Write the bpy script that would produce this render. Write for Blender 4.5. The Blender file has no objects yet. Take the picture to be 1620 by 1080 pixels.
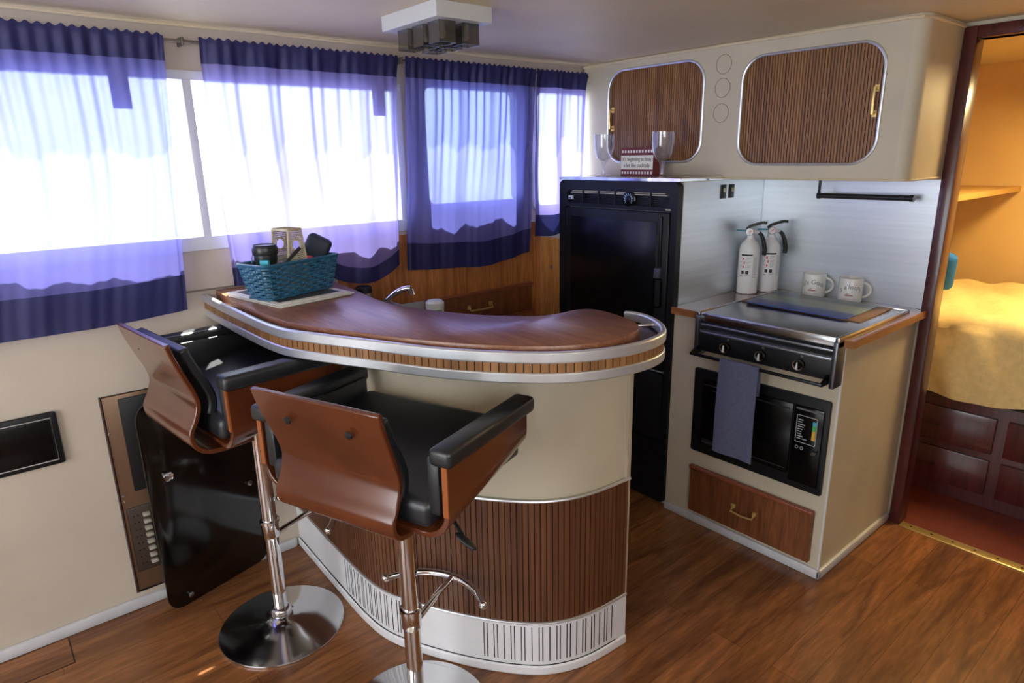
import bpy, bmesh, math, random
from mathutils import Vector, Matrix
random.seed(7)
PI = math.pi
C = bpy.context.scene.collection
sc = bpy.context.scene

# ------------------------------------------------------------------ camera
cam_d = bpy.data.cameras.new('camera'); cam = bpy.data.objects.new('camera', cam_d); C.objects.link(cam)
Rv = Vector((0.64482665, 0.76412575, -0.01761892)); Fv = Vector((-0.73867751, 0.61709849, -0.2711918))
Uv = Vector((-0.19635202, 0.1878864, 0.96236406))
M = Matrix((Rv, Uv, -Fv)).transposed().to_4x4(); M.translation = Vector((2.36821, 0.0, 1.5))
cam.matrix_world = M
cam_d.sensor_width = 36.0; cam_d.lens = 1036.36 / 1620 * 36.0; cam_d.clip_start = 0.02
sc.camera = cam

# ------------------------------------------------------------------ world, sun, exposure
sc.view_settings.view_transform = 'Standard'; sc.view_settings.look = 'None'
sc.view_settings.gamma = 1; sc.view_settings.use_curve_mapping = False
sc.view_settings.exposure = 0.18
w = bpy.data.worlds.new('sky'); sc.world = w; w.use_nodes = True
bg = w.node_tree.nodes['Background']; bg.inputs[0].default_value = (0.90, 0.95, 1.0, 1); bg.inputs[1].default_value = 5.4
def light(name, kind, loc, energy, color, rot=(0, 0, 0), **kw):
    d = bpy.data.lights.new(name, kind); d.energy = energy; d.color = color
    for k, v in kw.items(): setattr(d, k, v)
    o = bpy.data.objects.new(name, d); C.objects.link(o); o.location = loc; o.rotation_euler = rot
    return o
sun = light('sun', 'SUN', (-2, 1, 6), 55.0, (1.0, 0.93, 0.80), angle=0.012)
sun.rotation_euler = Vector((0.37, -0.20, -1.0)).to_track_quat('-Z', 'Y').to_euler()
# fill lights added in the unseen rear and starboard openings, for daylight
light('rear_daylight_fill', 'AREA', (1.4, -1.62, 1.15), 8.5, (0.94, 0.95, 0.96), (math.radians(90), 0, 0), shape='RECTANGLE', size=1.5, size_y=1.3)
light('side_daylight_fill', 'AREA', (3.08, -0.3, 1.5), 3, (0.98, 0.95, 0.9), (0, math.radians(90), 0), shape='RECTANGLE', size=0.45, size_y=1.8)
light('bedroom_lamp', 'AREA', (1.9, 3.35, 1.78), 20, (1.0, 0.74, 0.34), (0, 0, 0), shape='DISK', size=0.35)

# ------------------------------------------------------------------ materials
MATS = {}
def lin(c):
    return tuple(((x/255)/12.92 if x/255 <= 0.04045 else ((x/255+0.055)/1.055)**2.4) for x in c)
def mat(name, col, rough=0.5, metal=0.0, spec=0.5, bump=0.0, bscale=200, var=0.0, vscale=6, coat=0.0, emit=None, stretch=None, alpha=None):
    if name in MATS: return MATS[name]
    m = bpy.data.materials.new(name); m.use_nodes = True; nt = m.node_tree; b = nt.nodes['Principled BSDF']
    c = lin(col); b.inputs['Base Color'].default_value = (*c, 1)
    b.inputs['Roughness'].default_value = rough; b.inputs['Metallic'].default_value = metal
    b.inputs['Specular IOR Level'].default_value = spec; b.inputs['Coat Weight'].default_value = coat
    b.inputs['Coat Roughness'].default_value = 0.15
    tc = nt.nodes.new('ShaderNodeTexCoord'); mp = nt.nodes.new('ShaderNodeMapping'); nt.links.new(tc.outputs['Object'], mp.inputs[0])
    if stretch: mp.inputs['Scale'].default_value = stretch
    if var:
        n = nt.nodes.new('ShaderNodeTexNoise'); n.inputs['Scale'].default_value = vscale; n.inputs['Detail'].default_value = 6
        r = nt.nodes.new('ShaderNodeValToRGB'); nt.links.new(mp.outputs[0], n.inputs[0]); nt.links.new(n.outputs[0], r.inputs[0])
        r.color_ramp.elements[0].position = 0.3; r.color_ramp.elements[1].position = 0.7
        r.color_ramp.elements[0].color = (*[x*(1-var) for x in c], 1); r.color_ramp.elements[1].color = (*[min(1, x*(1+var)) for x in c], 1)
        nt.links.new(r.outputs[0], b.inputs['Base Color'])
    if bump:
        n = nt.nodes.new('ShaderNodeTexNoise'); n.inputs['Scale'].default_value = bscale; n.inputs['Detail'].default_value = 3
        bp = nt.nodes.new('ShaderNodeBump'); bp.inputs['Strength'].default_value = bump; bp.inputs['Distance'].default_value = 0.001
        nt.links.new(mp.outputs[0], n.inputs[0]); nt.links.new(n.outputs[0], bp.inputs['Height']); nt.links.new(bp.outputs[0], b.inputs['Normal'])
    if emit: b.inputs['Emission Color'].default_value = (*lin(emit[0]), 1); b.inputs['Emission Strength'].default_value = emit[1]
    MATS[name] = m; return m
def wood(name, c1, c2, stretch, scale=6, rough=0.4, coat=0.0, spec=0.5, fine=0.25, rotz=0.0, planks=None):
    """grain = noise squeezed across the fibres; planks = (width, length) of floor boards running along y"""
    if name in MATS: return MATS[name]
    m = bpy.data.materials.new(name); m.use_nodes = True; nt = m.node_tree; b = nt.nodes['Principled BSDF']; N = nt.nodes.new; Lk = nt.links.new
    tc = N('ShaderNodeTexCoord'); mp = N('ShaderNodeMapping'); mp.inputs['Scale'].default_value = stretch; mp.inputs['Rotation'].default_value = (0, 0, rotz)
    Lk(tc.outputs['Object'], mp.inputs[0])
    n = N('ShaderNodeTexNoise'); n.inputs['Scale'].default_value = scale; n.inputs['Detail'].default_value = 7; n.inputs['Distortion'].default_value = 0.9
    Lk(mp.outputs[0], n.inputs[0])
    n2 = N('ShaderNodeTexNoise'); n2.inputs['Scale'].default_value = scale*6; n2.inputs['Detail'].default_value = 2; Lk(mp.outputs[0], n2.inputs[0])
    r = N('ShaderNodeValToRGB'); r.color_ramp.elements[0].position = 0.32; r.color_ramp.elements[1].position = 0.68
    r.color_ramp.elements[0].color = (*lin(c1), 1); r.color_ramp.elements[1].color = (*lin(c2), 1)
    Lk(n.outputs[0], r.inputs[0])
    mx = N('ShaderNodeMix'); mx.data_type = 'RGBA'; mx.blend_type = 'MULTIPLY'; mx.inputs[0].default_value = fine
    Lk(r.outputs[0], mx.inputs[6]); r2 = N('ShaderNodeValToRGB'); r2.color_ramp.elements[0].position = 0.4; r2.color_ramp.elements[1].position = 0.6
    r2.color_ramp.elements[0].color = (0.25, 0.2, 0.18, 1); Lk(n2.outputs[0], r2.inputs[0]); Lk(r2.outputs[0], mx.inputs[7])
    out = mx.outputs[2]
    if planks:
        bk = N('ShaderNodeTexBrick'); bk.offset = 0.37; bk.inputs['Scale'].default_value = 1.0
        mp2 = N('ShaderNodeMapping'); mp2.inputs['Rotation'].default_value = (0, 0, PI/2); Lk(tc.outputs['Object'], mp2.inputs[0]); Lk(mp2.outputs[0], bk.inputs[0])
        bk.inputs['Color1'].default_value = (0.78, 0.78, 0.78, 1); bk.inputs['Color2'].default_value = (1.1, 1.1, 1.1, 1); bk.inputs['Mortar'].default_value = (0.55, 0.55, 0.55, 1)
        bk.inputs['Mortar Size'].default_value = 0.0012; bk.inputs['Brick Width'].default_value = planks[1]; bk.inputs['Row Height'].default_value = planks[0]
        m3 = N('ShaderNodeMix'); m3.data_type = 'RGBA'; m3.blend_type = 'MULTIPLY'; m3.inputs[0].default_value = 1.0
        Lk(out, m3.inputs[6]); Lk(bk.outputs[0], m3.inputs[7]); out = m3.outputs[2]
    Lk(out, b.inputs['Base Color'])
    b.inputs['Roughness'].default_value = rough; b.inputs['Coat Weight'].default_value = coat; b.inputs['Coat Roughness'].default_value = 0.1
    b.inputs['Specular IOR Level'].default_value = spec
    MATS[name] = m; return m
def glassy(name, tint, gloss=0.08, rough=0.02, opacity=0.0, opcol=(30, 30, 30)):
    if name in MATS: return MATS[name]
    m = bpy.data.materials.new(name); m.use_nodes = True; nt = m.node_tree; nt.nodes.clear(); N = nt.nodes.new; Lk = nt.links.new
    o = N('ShaderNodeOutputMaterial'); t = N('ShaderNodeBsdfTransparent'); t.inputs[0].default_value = (*tint, 1)
    g = N('ShaderNodeBsdfGlossy'); g.inputs['Roughness'].default_value = rough
    ge = N('ShaderNodeNewGeometry'); dp = N('ShaderNodeVectorMath'); dp.operation = 'DOT_PRODUCT'; Lk(ge.outputs['Normal'], dp.inputs[0]); Lk(ge.outputs['Incoming'], dp.inputs[1])
    ab = N('ShaderNodeMath'); ab.operation = 'ABSOLUTE'; Lk(dp.outputs['Value'], ab.inputs[0]); om = N('ShaderNodeMath'); om.operation = 'SUBTRACT'; om.inputs[0].default_value = 1.0; Lk(ab.outputs[0], om.inputs[1])
    pw = N('ShaderNodeMath'); pw.operation = 'POWER'; pw.inputs[1].default_value = 5.0 if gloss < 0.1 else 3.0; Lk(om.outputs[0], pw.inputs[0])     # Schlick
    fr = N('ShaderNodeMath'); fr.operation = 'MULTIPLY_ADD'; fr.use_clamp = True; fr.inputs[1].default_value = 0.85; fr.inputs[2].default_value = gloss*0.6; Lk(pw.outputs[0], fr.inputs[0])
    mx = N('ShaderNodeMixShader'); Lk(fr.outputs[0], mx.inputs[0]); Lk(t.outputs[0], mx.inputs[1]); Lk(g.outputs[0], mx.inputs[2])
    if opacity:
        d = N('ShaderNodeBsdfPrincipled'); d.inputs['Base Color'].default_value = (*lin(opcol), 1); d.inputs['Roughness'].default_value = max(0.1, rough)
        m2 = N('ShaderNodeMixShader'); m2.inputs[0].default_value = opacity; Lk(mx.outputs[0], m2.inputs[1]); Lk(d.outputs[0], m2.inputs[2]); mx = m2
    Lk(mx.outputs[0], o.inputs[0]); MATS[name] = m; return m
def sheer(name, col, tcol, transp, transl):
    """voile: threads (diffuse + translucent) with see-through gaps between them"""
    if name in MATS: return MATS[name]
    m = bpy.data.materials.new(name); m.use_nodes = True; nt = m.node_tree; nt.nodes.clear(); N = nt.nodes.new; Lk = nt.links.new
    o = N('ShaderNodeOutputMaterial'); t = N('ShaderNodeBsdfTransparent'); t.inputs[0].default_value = (*tcol, 1)
    d = N('ShaderNodeBsdfDiffuse'); tr = N('ShaderNodeBsdfTranslucent'); s = N('ShaderNodeBsdfSheen') if False else N('ShaderNodeBsdfGlossy')
    c = lin(col); d.inputs[0].default_value = (*c, 1); tr.inputs[0].default_value = (*[min(1, x*1.15) for x in c], 1)
    s.inputs[0].default_value = (0.45, 0.42, 0.6, 1); s.inputs['Roughness'].default_value = 0.45
    tc = N('ShaderNodeTexCoord'); n = N('ShaderNodeTexNoise'); n.inputs['Scale'].default_value = 9; n.inputs['Detail'].default_value = 5; Lk(tc.outputs['Object'], n.inputs[0])
    mr = N('ShaderNodeMapRange'); mr.inputs[3].default_value = transp*0.85; mr.inputs[4].default_value = min(1, transp*1.15); Lk(n.outputs[0], mr.inputs[0])
    a = N('ShaderNodeMixShader'); a.inputs[0].default_value = transl; Lk(d.outputs[0], a.inputs[1]); Lk(tr.outputs[0], a.inputs[2])
    a2 = N('ShaderNodeMixShader'); a2.inputs[0].default_value = 0.07; Lk(a.outputs[0], a2.inputs[1]); Lk(s.outputs[0], a2.inputs[2])
    lw = N('ShaderNodeNewGeometry'); dp = N('ShaderNodeVectorMath'); dp.operation = 'DOT_PRODUCT'; Lk(lw.outputs['Normal'], dp.inputs[0]); Lk(lw.outputs['Incoming'], dp.inputs[1])
    ab = N('ShaderNodeMath'); ab.operation = 'ABSOLUTE'; Lk(dp.outputs['Value'], ab.inputs[0]); mxm = N('ShaderNodeMath'); mxm.operation = 'MAXIMUM'; mxm.inputs[1].default_value = 0.12; Lk(ab.outputs[0], mxm.inputs[0])
    iv = N('ShaderNodeMath'); iv.operation = 'DIVIDE'; iv.inputs[0].default_value = 1.0; Lk(mxm.outputs[0], iv.inputs[1])
    pw = N('ShaderNodeMath'); pw.operation = 'POWER'; Lk(mr.outputs[0], pw.inputs[0]); Lk(iv.outputs[0], pw.inputs[1])   # more thread is crossed at a slant
    mx = N('ShaderNodeMixShader'); Lk(pw.outputs[0], mx.inputs[0]); Lk(a2.outputs[0], mx.inputs[1]); Lk(t.outputs[0], mx.inputs[2])
    Lk(mx.outputs[0], o.inputs[0]); MATS[name] = m; return m

cream = mat('cream_vinyl', (192, 182, 160), 0.5, var=0.07, vscale=5, bump=0.25, bscale=250)
cream_wall = mat('cream_wall_vinyl', (190, 177, 162), 0.55, var=0.06, vscale=4, bump=0.25, bscale=220)
ceil_m = mat('ceiling_vinyl', (214, 198, 168), 0.55, var=0.05, vscale=3, bump=0.2, bscale=200)
white_p = mat('white_paint', (222, 222, 226), 0.35, var=0.03, vscale=12)
white_base = mat('painted_baseboard', (196, 196, 200), 0.4, var=0.06, vscale=15)
floor_m = wood('floor_laminate', (106, 66, 40), (156, 102, 60), (11, 1.3, 11), 1.6, 0.24, spec=0.5, planks=(0.10, 1.2), fine=0.25)
slat_m = wood('tambour_teak', (78, 46, 28), (112, 70, 44), (60, 60, 0.8), 1.2, 0.45, fine=0.2)
slat_up = wood('tambour_walnut', (112, 74, 42), (150, 106, 64), (42, 42, 0.6), 1.0, 0.4, fine=0.0)
groove = mat('groove_black', (22, 14, 10), 0.7)
top_m = wood('walnut_laminate', (122, 76, 54), (156, 106, 78), (2.5, 30, 30), 1.6, 0.28, fine=0.3, rotz=-0.25)
panel_m = wood('teak_panel', (150, 90, 46), (196, 128, 72), (22, 22, 1.6), 1.6, 0.35, fine=0.35)
drawer_m = wood('teak_drawer', (100, 56, 32), (138, 84, 50), (22, 22, 1.6), 1.8, 0.4, fine=0.35)
drawer_lip = mat('reddish_lip', (134, 72, 50), 0.35, var=0.1, vscale=10)
edge_m = wood('orange_edge', (136, 84, 46), (166, 108, 62), (4, 4, 30), 2, 0.4, fine=0.2)
counter_m = wood('galley_laminate', (124, 84, 60), (156, 112, 86), (30, 2.5, 30), 1.6, 0.25, coat=0.7, fine=0.25)
cherry = wood('stool_cherry_ply', (70, 33, 18), (98, 49, 26), (2, 2, 2), 1.5, 0.22, coat=0.5, fine=0.05)
cherry_edge = mat('stool_ply_edge', (140, 76, 36), 0.35)
leather = mat('black_leather', (26, 28, 32), 0.38, bump=0.35, bscale=320, spec=0.6)
black_pl = mat('black_plastic', (20, 21, 24), 0.42, spec=0.4)
black_gl = mat('black_gloss', (9, 9, 11), 0.2, spec=0.32)
black_frame = mat('black_satin', (17, 19, 22), 0.42, spec=0.35)
chrome = mat('chrome', (228, 228, 230), 0.07, metal=1.0)
steel = mat('stainless', (190, 192, 196), 0.22, metal=1.0, bump=0.1, bscale=60, stretch=(1, 60, 1))
alu = mat('aluminium_trim', (222, 225, 230), 0.36, metal=0.85, var=0.04, vscale=30)
alu_sheet = mat('brushed_aluminium_sheet', (226, 234, 242), 0.34, metal=0.75, var=0.05, vscale=2, bump=0.08, bscale=40, stretch=(1, 1, 40))
brass = mat('brass', (226, 196, 122), 0.3, metal=0.75)
mahog = wood('mahogany', (64, 24, 26), (92, 40, 40), (24, 24, 2), 1.8, 0.3, coat=0.3, fine=0.2)

# ------------------------------------------------------------------ helpers
def woff(p):
    v = Vector((0, 0, 0))
    while p is not None: v += p.location; p = p.parent
    return v
def tag(o, label=None, cat=None, group=None, kind=None):
    if label: o['label'] = label
    if cat: o['category'] = cat
    if group: o['group'] = group
    if kind: o['kind'] = kind
    return o
def thing(name, label, cat, loc=(0, 0, 0), group=None):
    o = bpy.data.objects.new(name, None); C.objects.link(o); o.location = loc; o.empty_display_size = 0.05
    return tag(o, label, cat, group)
class B:
    def __init__(s): s.bm = bmesh.new()
    def _x(s, vs, m):
        if m is not None: bmesh.ops.transform(s.bm, matrix=m, verts=vs)
    def box(s, x0, x1, y0, y1, z0, z1, m=None, bev=0, seg=2):
        t = bmesh.new(); r = bmesh.ops.create_cube(t, size=1)
        bmesh.ops.scale(t, vec=(x1-x0, y1-y0, z1-z0), verts=t.verts); bmesh.ops.translate(t, vec=((x0+x1)/2, (y0+y1)/2, (z0+z1)/2), verts=t.verts)
        if bev: bmesh.ops.bevel(t, geom=t.edges[:], offset=bev, segments=seg, profile=0.5, affect='EDGES')
        return s.add(t, m)
    def add(s, t, m=None):
        if m is not None: bmesh.ops.transform(t, matrix=m, verts=t.verts)
        me = bpy.data.meshes.new('tmp'); t.to_mesh(me); t.free(); s.bm.from_mesh(me); bpy.data.meshes.remove(me); return s
    def prism(s, pts, z0, z1, m=None, bev=0):
        t = bmesh.new(); vs = [t.verts.new((x, y, z0)) for x, y in pts]; f = t.faces.new(vs)
        if f.normal.z > 0: f.normal_flip()
        r = bmesh.ops.extrude_face_region(t, geom=[f]); nv = [v for v in r['geom'] if isinstance(v, bmesh.types.BMVert)]
        bmesh.ops.translate(t, vec=(0, 0, z1-z0), verts=nv)
        bmesh.ops.recalc_face_normals(t, faces=t.faces)
        if bev: bmesh.ops.bevel(t, geom=[e for e in t.edges if abs(e.verts[0].co.z-e.verts[1].co.z) < 1e-6], offset=bev, segments=2, profile=0.5, affect='EDGES')
        return s.add(t, m)
    def holed(s, outer, holes, z0, z1, m=None):
        t = bmesh.new(); es = []
        for loop in [outer]+holes:
            vs = [t.verts.new((x, y, z0)) for x, y in loop]
            es += [t.edges.new((vs[i], vs[(i+1) % len(vs)])) for i in range(len(vs))]
        r = bmesh.ops.triangle_fill(t, use_beauty=True, use_dissolve=False, edges=es)
        r = bmesh.ops.extrude_face_region(t, geom=t.faces[:]); nv = [v for v in r['geom'] if isinstance(v, bmesh.types.BMVert)]
        bmesh.ops.translate(t, vec=(0, 0, z1-z0), verts=nv); bmesh.ops.recalc_face_normals(t, faces=t.faces)
        return s.add(t, m)
    def lathe(s, prof, seg=40, m=None, cap=True):
        t = bmesh.new(); rings = []
        for r, z in prof:
            rings.append([t.verts.new((max(r, 1e-5)*math.cos(2*PI*i/seg), max(r, 1e-5)*math.sin(2*PI*i/seg), z)) for i in range(seg)])
        for a, b in zip(rings, rings[1:]):
            for i in range(seg): t.faces.new((a[i], a[(i+1) % seg], b[(i+1) % seg], b[i]))
        if cap: t.faces.new(rings[0][::-1]); t.faces.new(rings[-1])
        bmesh.ops.recalc_face_normals(t, faces=t.faces)
        return s.add(t, m)
    def cyl(s, p, q, r, r2=None, seg=24):
        p, q = Vector(p), Vector(q); d = q-p
        m = Matrix.Translation(p) @ d.to_track_quat('Z', 'Y').to_matrix().to_4x4()
        return s.lathe([(r, 0), (r if r2 is None else r2, d.length)], seg, m)
    def tube(s, pts, r, seg=10, closed=False, sq=None):
        """sweep a circle (or sq=(w,h) rectangle) along pts"""
        t = bmesh.new(); P = [Vector(p) for p in pts]; n = len(P); rings = []; up = None
        for i in range(n):
            a = P[(i-1) % n] if (closed or i > 0) else P[i]; b = P[(i+1) % n] if (closed or i < n-1) else P[i]
            T = (b-a).normalized()
            if up is None: up = Vector((0, 0, 1)) if abs(T.z) < 0.9 else Vector((1, 0, 0))
            S = T.cross(up).normalized(); up = S.cross(T).normalized()
            rr = r[i] if isinstance(r, (list, tuple)) else r
            if sq: pr = [(sq[0]/2, sq[1]/2), (-sq[0]/2, sq[1]/2), (-sq[0]/2, -sq[1]/2), (sq[0]/2, -sq[1]/2)]
            else: pr = [(rr*math.cos(2*PI*k/seg), rr*math.sin(2*PI*k/seg)) for k in range(seg)]
            rings.append([t.verts.new(P[i]+S*x+up*y) for x, y in pr])
        k = len(rings[0])
        for i in range(n if closed else n-1):
            a, b = rings[i], rings[(i+1) % n]
            for j in range(k): t.faces.new((a[j], a[(j+1) % k], b[(j+1) % k], b[j]))
        if not closed: t.faces.new(rings[0]); t.faces.new(rings[-1][::-1])
        bmesh.ops.recalc_face_normals(t, faces=t.faces)
        return s.add(t)
    def grid(s, fn, nu, nv, thick=0):
        t = bmesh.new(); G = [[t.verts.new(fn(i/nu, j/nv)) for j in range(nv+1)] for i in range(nu+1)]
        for i in range(nu):
            for j in range(nv): t.faces.new((G[i][j], G[i+1][j], G[i+1][j+1], G[i][j+1]))
        if thick: 
            bmesh.ops.recalc_face_normals(t, faces=t.faces); bmesh.ops.solidify(t, geom=t.faces[:], thickness=thick)
        return s.add(t)
    def sphere(s, c, r, m=None, seg=20):
        t = bmesh.new(); bmesh.ops.create_uvsphere(t, u_segments=seg, v_segments=seg//2, radius=1)
        rr = r if isinstance(r, (tuple, list)) else (r, r, r)
        bmesh.ops.scale(t, vec=rr, verts=t.verts); bmesh.ops.translate(t, vec=c, verts=t.verts)
        return s.add(t, m)
    def build(s, name, m, parent=None, label=None, smooth=35, bev=0, local=False, kind=None):
        if parent is not None and not local: bmesh.ops.translate(s.bm, vec=-woff(parent), verts=s.bm.verts)
        me = bpy.data.meshes.new(name); s.bm.to_mesh(me); s.bm.free(); me.materials.append(m)
        if smooth:
            for p in me.polygons: p.use_smooth = True
            me.set_sharp_from_angle(angle=math.radians(smooth))
        o = bpy.data.objects.new(name, me); C.objects.link(o); o.parent = parent
        if bev:
            md = o.modifiers.new('bevel', 'BEVEL'); md.width = bev; md.segments = 2; md.limit_method = 'ANGLE'; md.angle_limit = math.radians(40)
        if label: o['label'] = label
        if kind: o['kind'] = kind
        return o
def struct(name, b, m, **kw):
    o = b.build(name, m, **kw); o['kind'] = 'structure'; return o
def text(name, body, size, m, parent, M, align='CENTER', extrude=0.0003, curve=None, label=None):
    """raised lettering as a mesh; M places the text plane (x right, y up, z out)"""
    cu = bpy.data.curves.new('t', 'FONT'); cu.body = body; cu.size = size; cu.align_x = align; cu.extrude = extrude; cu.resolution_u = 3
    to = bpy.data.objects.new('t', cu); C.objects.link(to); bpy.context.view_layer.update()
    dg = bpy.context.evaluated_depsgraph_get(); me = bpy.data.meshes.new_from_object(to.evaluated_get(dg)); bpy.data.objects.remove(to)
    bm = bmesh.new(); bm.from_mesh(me); bpy.data.meshes.remove(me)
    if curve:
        for v in bm.verts: v.co = curve(v.co)
    bmesh.ops.transform(bm, matrix=M, verts=bm.verts)
    b = B(); b.bm.free(); b.bm = bm
    return b.build(name, m, parent, smooth=0, label=label)
def frame(o, x, y, z):  # matrix from origin and axes
    m = Matrix((Vector(x), Vector(y), Vector(z))).transposed().to_4x4(); m.translation = Vector(o); return m
FRONT = lambda x, y, z: frame((x, y, z), (1, 0, 0), (0, 0, 1), (0, -1, 0))   # plane facing -y
XYtoXZ = lambda y: frame((0, y, 0), (1, 0, 0), (0, 0, 1), (0, -1, 0))        # (x,z) outline, grows towards -y
def rrect(x0, x1, z0, z1, r, n=8):
    P = []
    for cx, cz, a in ((x1-r, z1-r, 0), (x0+r, z1-r, PI/2), (x0+r, z0+r, PI), (x1-r, z0+r, 1.5*PI)):
        P += [(cx+r*math.cos(a+PI/2*i/n), cz+r*math.sin(a+PI/2*i/n)) for i in range(n+1)]
    return P
def spline(P, n=200, closed=False):
    """Catmull-Rom through P, resampled to n+1 even steps"""
    P = [Vector((p[0], p[1])) for p in P]; Q = []; N_ = len(P)
    rng = range(N_ if closed else N_-1)
    for i in rng:
        if closed: a, b, c, d = P[i-1], P[i], P[(i+1) % N_], P[(i+2) % N_]
        else: a, b, c, d = P[max(i-1, 0)], P[i], P[i+1], P[min(i+2, N_-1)]
        for k in range(16):
            t = k/16; Q.append(0.5*((2*b)+(c-a)*t+(2*a-5*b+4*c-d)*t*t+(3*b-a-3*c+d)*t**3))
    Q.append(P[0] if closed else P[-1])
    L = [0]
    for u, v in zip(Q, Q[1:]): L.append(L[-1]+(v-u).length)
    out = []; j = 0
    for i in range(n+1):
        s = L[-1]*i/n
        while j < len(L)-2 and L[j+1] < s: j += 1
        f = (s-L[j])/max(1e-9, L[j+1]-L[j]); out.append(Q[j].lerp(Q[j+1], min(1, max(0, f))))
    return out, L[-1]
def offset(P, d):
    out = []
    for i, p in enumerate(P):
        t = (P[min(i+1, len(P)-1)]-P[max(i-1, 0)]).normalized(); out.append(p+Vector((t.y, -t.x))*d)
    return out
def band(b, P, d0, d1, z0, z1):
    A = offset(P, d0); D = offset(P, d1)
    b.prism([tuple(v) for v in D]+[tuple(v) for v in A[::-1]], z0, z1)
def slats(b, P, d0, d1, z0, z1, pitch, gap):
    A = offset(P, d0); D = offset(P, d1); L = [0]
    for u, v in zip(P, P[1:]): L.append(L[-1]+(v-u).length)
    def at(Q, s):
        j = 0
        while j < len(L)-2 and L[j+1] < s: j += 1
        return Q[j].lerp(Q[j+1], (s-L[j])/(L[j+1]-L[j]))
    n = int(L[-1]/pitch)
    for i in range(n):
        s0 = i*pitch+gap/2; s1 = (i+1)*pitch-gap/2
        b.prism([tuple(at(D, s0)), tuple(at(D, s1)), tuple(at(A, s1)), tuple(at(A, s0))], z0, z1)

# ================================================================== THE SETTING
b = B(); b.box(-0.04, 3.2, -1.8, 2.80, -0.05, 0); struct('floor', b, floor_m, smooth=0)
b = B(); b.box(0.7, 3.2, 2.80, 4.4, -0.05, -0.002); struct('floor_bedroom', b, mat('bedroom_floor', (104, 40, 28), 0.5, var=0.15, vscale=20), smooth=0)
# left wall: openings (y0,y1,z0,z1)
OP = [(-0.70, 1.41, 1.245, 1.775), (1.525, 2.03, 1.305, 1.785), (2.135, 2.62, 1.265, 1.79)]
b = B(); ys = -1.8
b.box(-0.035, 0, -1.8, 2.80, -0.05, 1.245); b.box(-0.035, 0, -1.8, 2.80, 1.79, 2.02)
for y0, y1 in ((-1.8, -0.70), (1.41, 1.525), (2.03, 2.135), (2.62, 2.80)): b.box(-0.035, 0, y0, y1, 1.245, 1.79)
b.box(-0.035, 0, 1.525, 2.03, 1.245, 1.305); b.box(-0.035, 0, 1.525, 2.03, 1.785, 1.79); b.box(-0.035, 0, 2.135, 2.62, 1.245, 1.265); b.box(-0.035, 0, -0.7, 1.41, 1.775, 1.79)
struct('wall_left', b, cream_wall, smooth=0)
b = B(); b.box(-0.08, -0.035, -2.0, 3.0, 1.99, 2.02); struct('trim_6', b, mat('added_roof_edge', (210, 210, 210), 0.5), smooth=0)   # unseen roof overhang, added to shape the sun coming in
b = B(); b.box(0, 0.012, 1.10, 2.16, 0, 1.20); struct('trim_1', b, panel_m, smooth=0)                    # teak wainscot under the windows
b = B(); b.box(0, 0.004, 0.16, 1.10, 1.078, 1.084); struct('trim_2', b, mat('wall_seam', (120, 108, 96), 0.6), smooth=0)
b = B(); b.tube([(0.008, y, 1.913+0.0015*math.sin(y*9)) for y in [i*0.1-1.8 for i in range(43)]], 0.006, 8); struct('trim_3', b, mat('welt', (206, 190, 160), 0.6))
b = B(); b.box(-0.04, 3.2, -1.8, 4.4, 1.915, 1.98); struct('ceiling', b, ceil_m, smooth=0)
b = B()   # back bulkhead with the doorway x 1.54..2.22
b.box(-0.12, 1.50, 2.788, 2.84, 0, 1.92); b.box(2.26, 3.2, 2.788, 2.84, 0, 1.92); b.box(1.50, 2.26, 2.788, 2.84, 1.86, 1.92)
struct('wall_back', b, cream, smooth=0)
b = B(); b.box(1.50, 1.542, 2.768, 2.85, 0, 1.90, bev=0.004); b.box(2.22, 2.262, 2.768, 2.85, 0, 1.90, bev=0.004); b.box(1.542, 2.22, 2.768, 2.85, 1.86, 1.90, bev=0.004)
struct('door_1', b, mahog)
b = B(); b.box(1.545, 2.218, 2.755, 2.80, 0, 0.006, bev=0.002); th = struct('trim_4', b, brass)
b = B()
for i in range(9): b.sphere((1.585+i*0.075, 2.777, 0.006), (0.005, 0.005, 0.0015))
b.build('screws', mat('dark_screw', (60, 45, 30), 0.4, metal=1), th)
b = B(); b.box(3.10, 3.2, -1.8, 2.80, 0, 1.2); b.box(3.10, 3.2, -1.8, 2.80, 1.8, 1.92); b.box(3.10, 3.2, 0.7, 2.8, 1.2, 1.8); b.box(3.10, 3.2, -1.8, -1.3, 1.2, 1.8)
struct('wall_right', b, cream_wall, smooth=0)
b = B(); b.box(-0.12, 0.6, -1.86, -1.8, 0, 1.92); b.box(2.2, 3.2, -1.86, -1.8, 0, 1.92); b.box(0.6, 2.2, -1.86, -1.8, 1.85, 1.92); b.box(0.6, 2.2, -1.86, -1.8, 0, 0.45)
struct('wall_front', b, cream_wall, smooth=0)
# bedroom shell
yel = mat('bedroom_wall_vinyl', (214, 178, 116), 0.55, var=0.05, vscale=4)
b = B(); b.box(0.86, 0.92, 2.84, 4.3, 0, 1.92); struct('wall_bedroom_left', b, yel, smooth=0)
b = B(); b.box(0.86, 3.2, 4.2, 4.3, 0, 1.92); struct('wall_bedroom_back', b, yel, smooth=0)
b = B(); b.box(2.9, 3.0, 2.84, 4.3, 0, 1.92); struct('wall_bedroom_right', b, yel, smooth=0)
b = B(); b.box(0.92, 1.42, 2.86, 4.2, 1.285, 1.31); b.box(0.92, 0.96, 2.86, 4.2, 1.36, 1.91); struct('trim_5', b, mat('bedroom_shelf', (190, 150, 84), 0.5), smooth=0)
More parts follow.
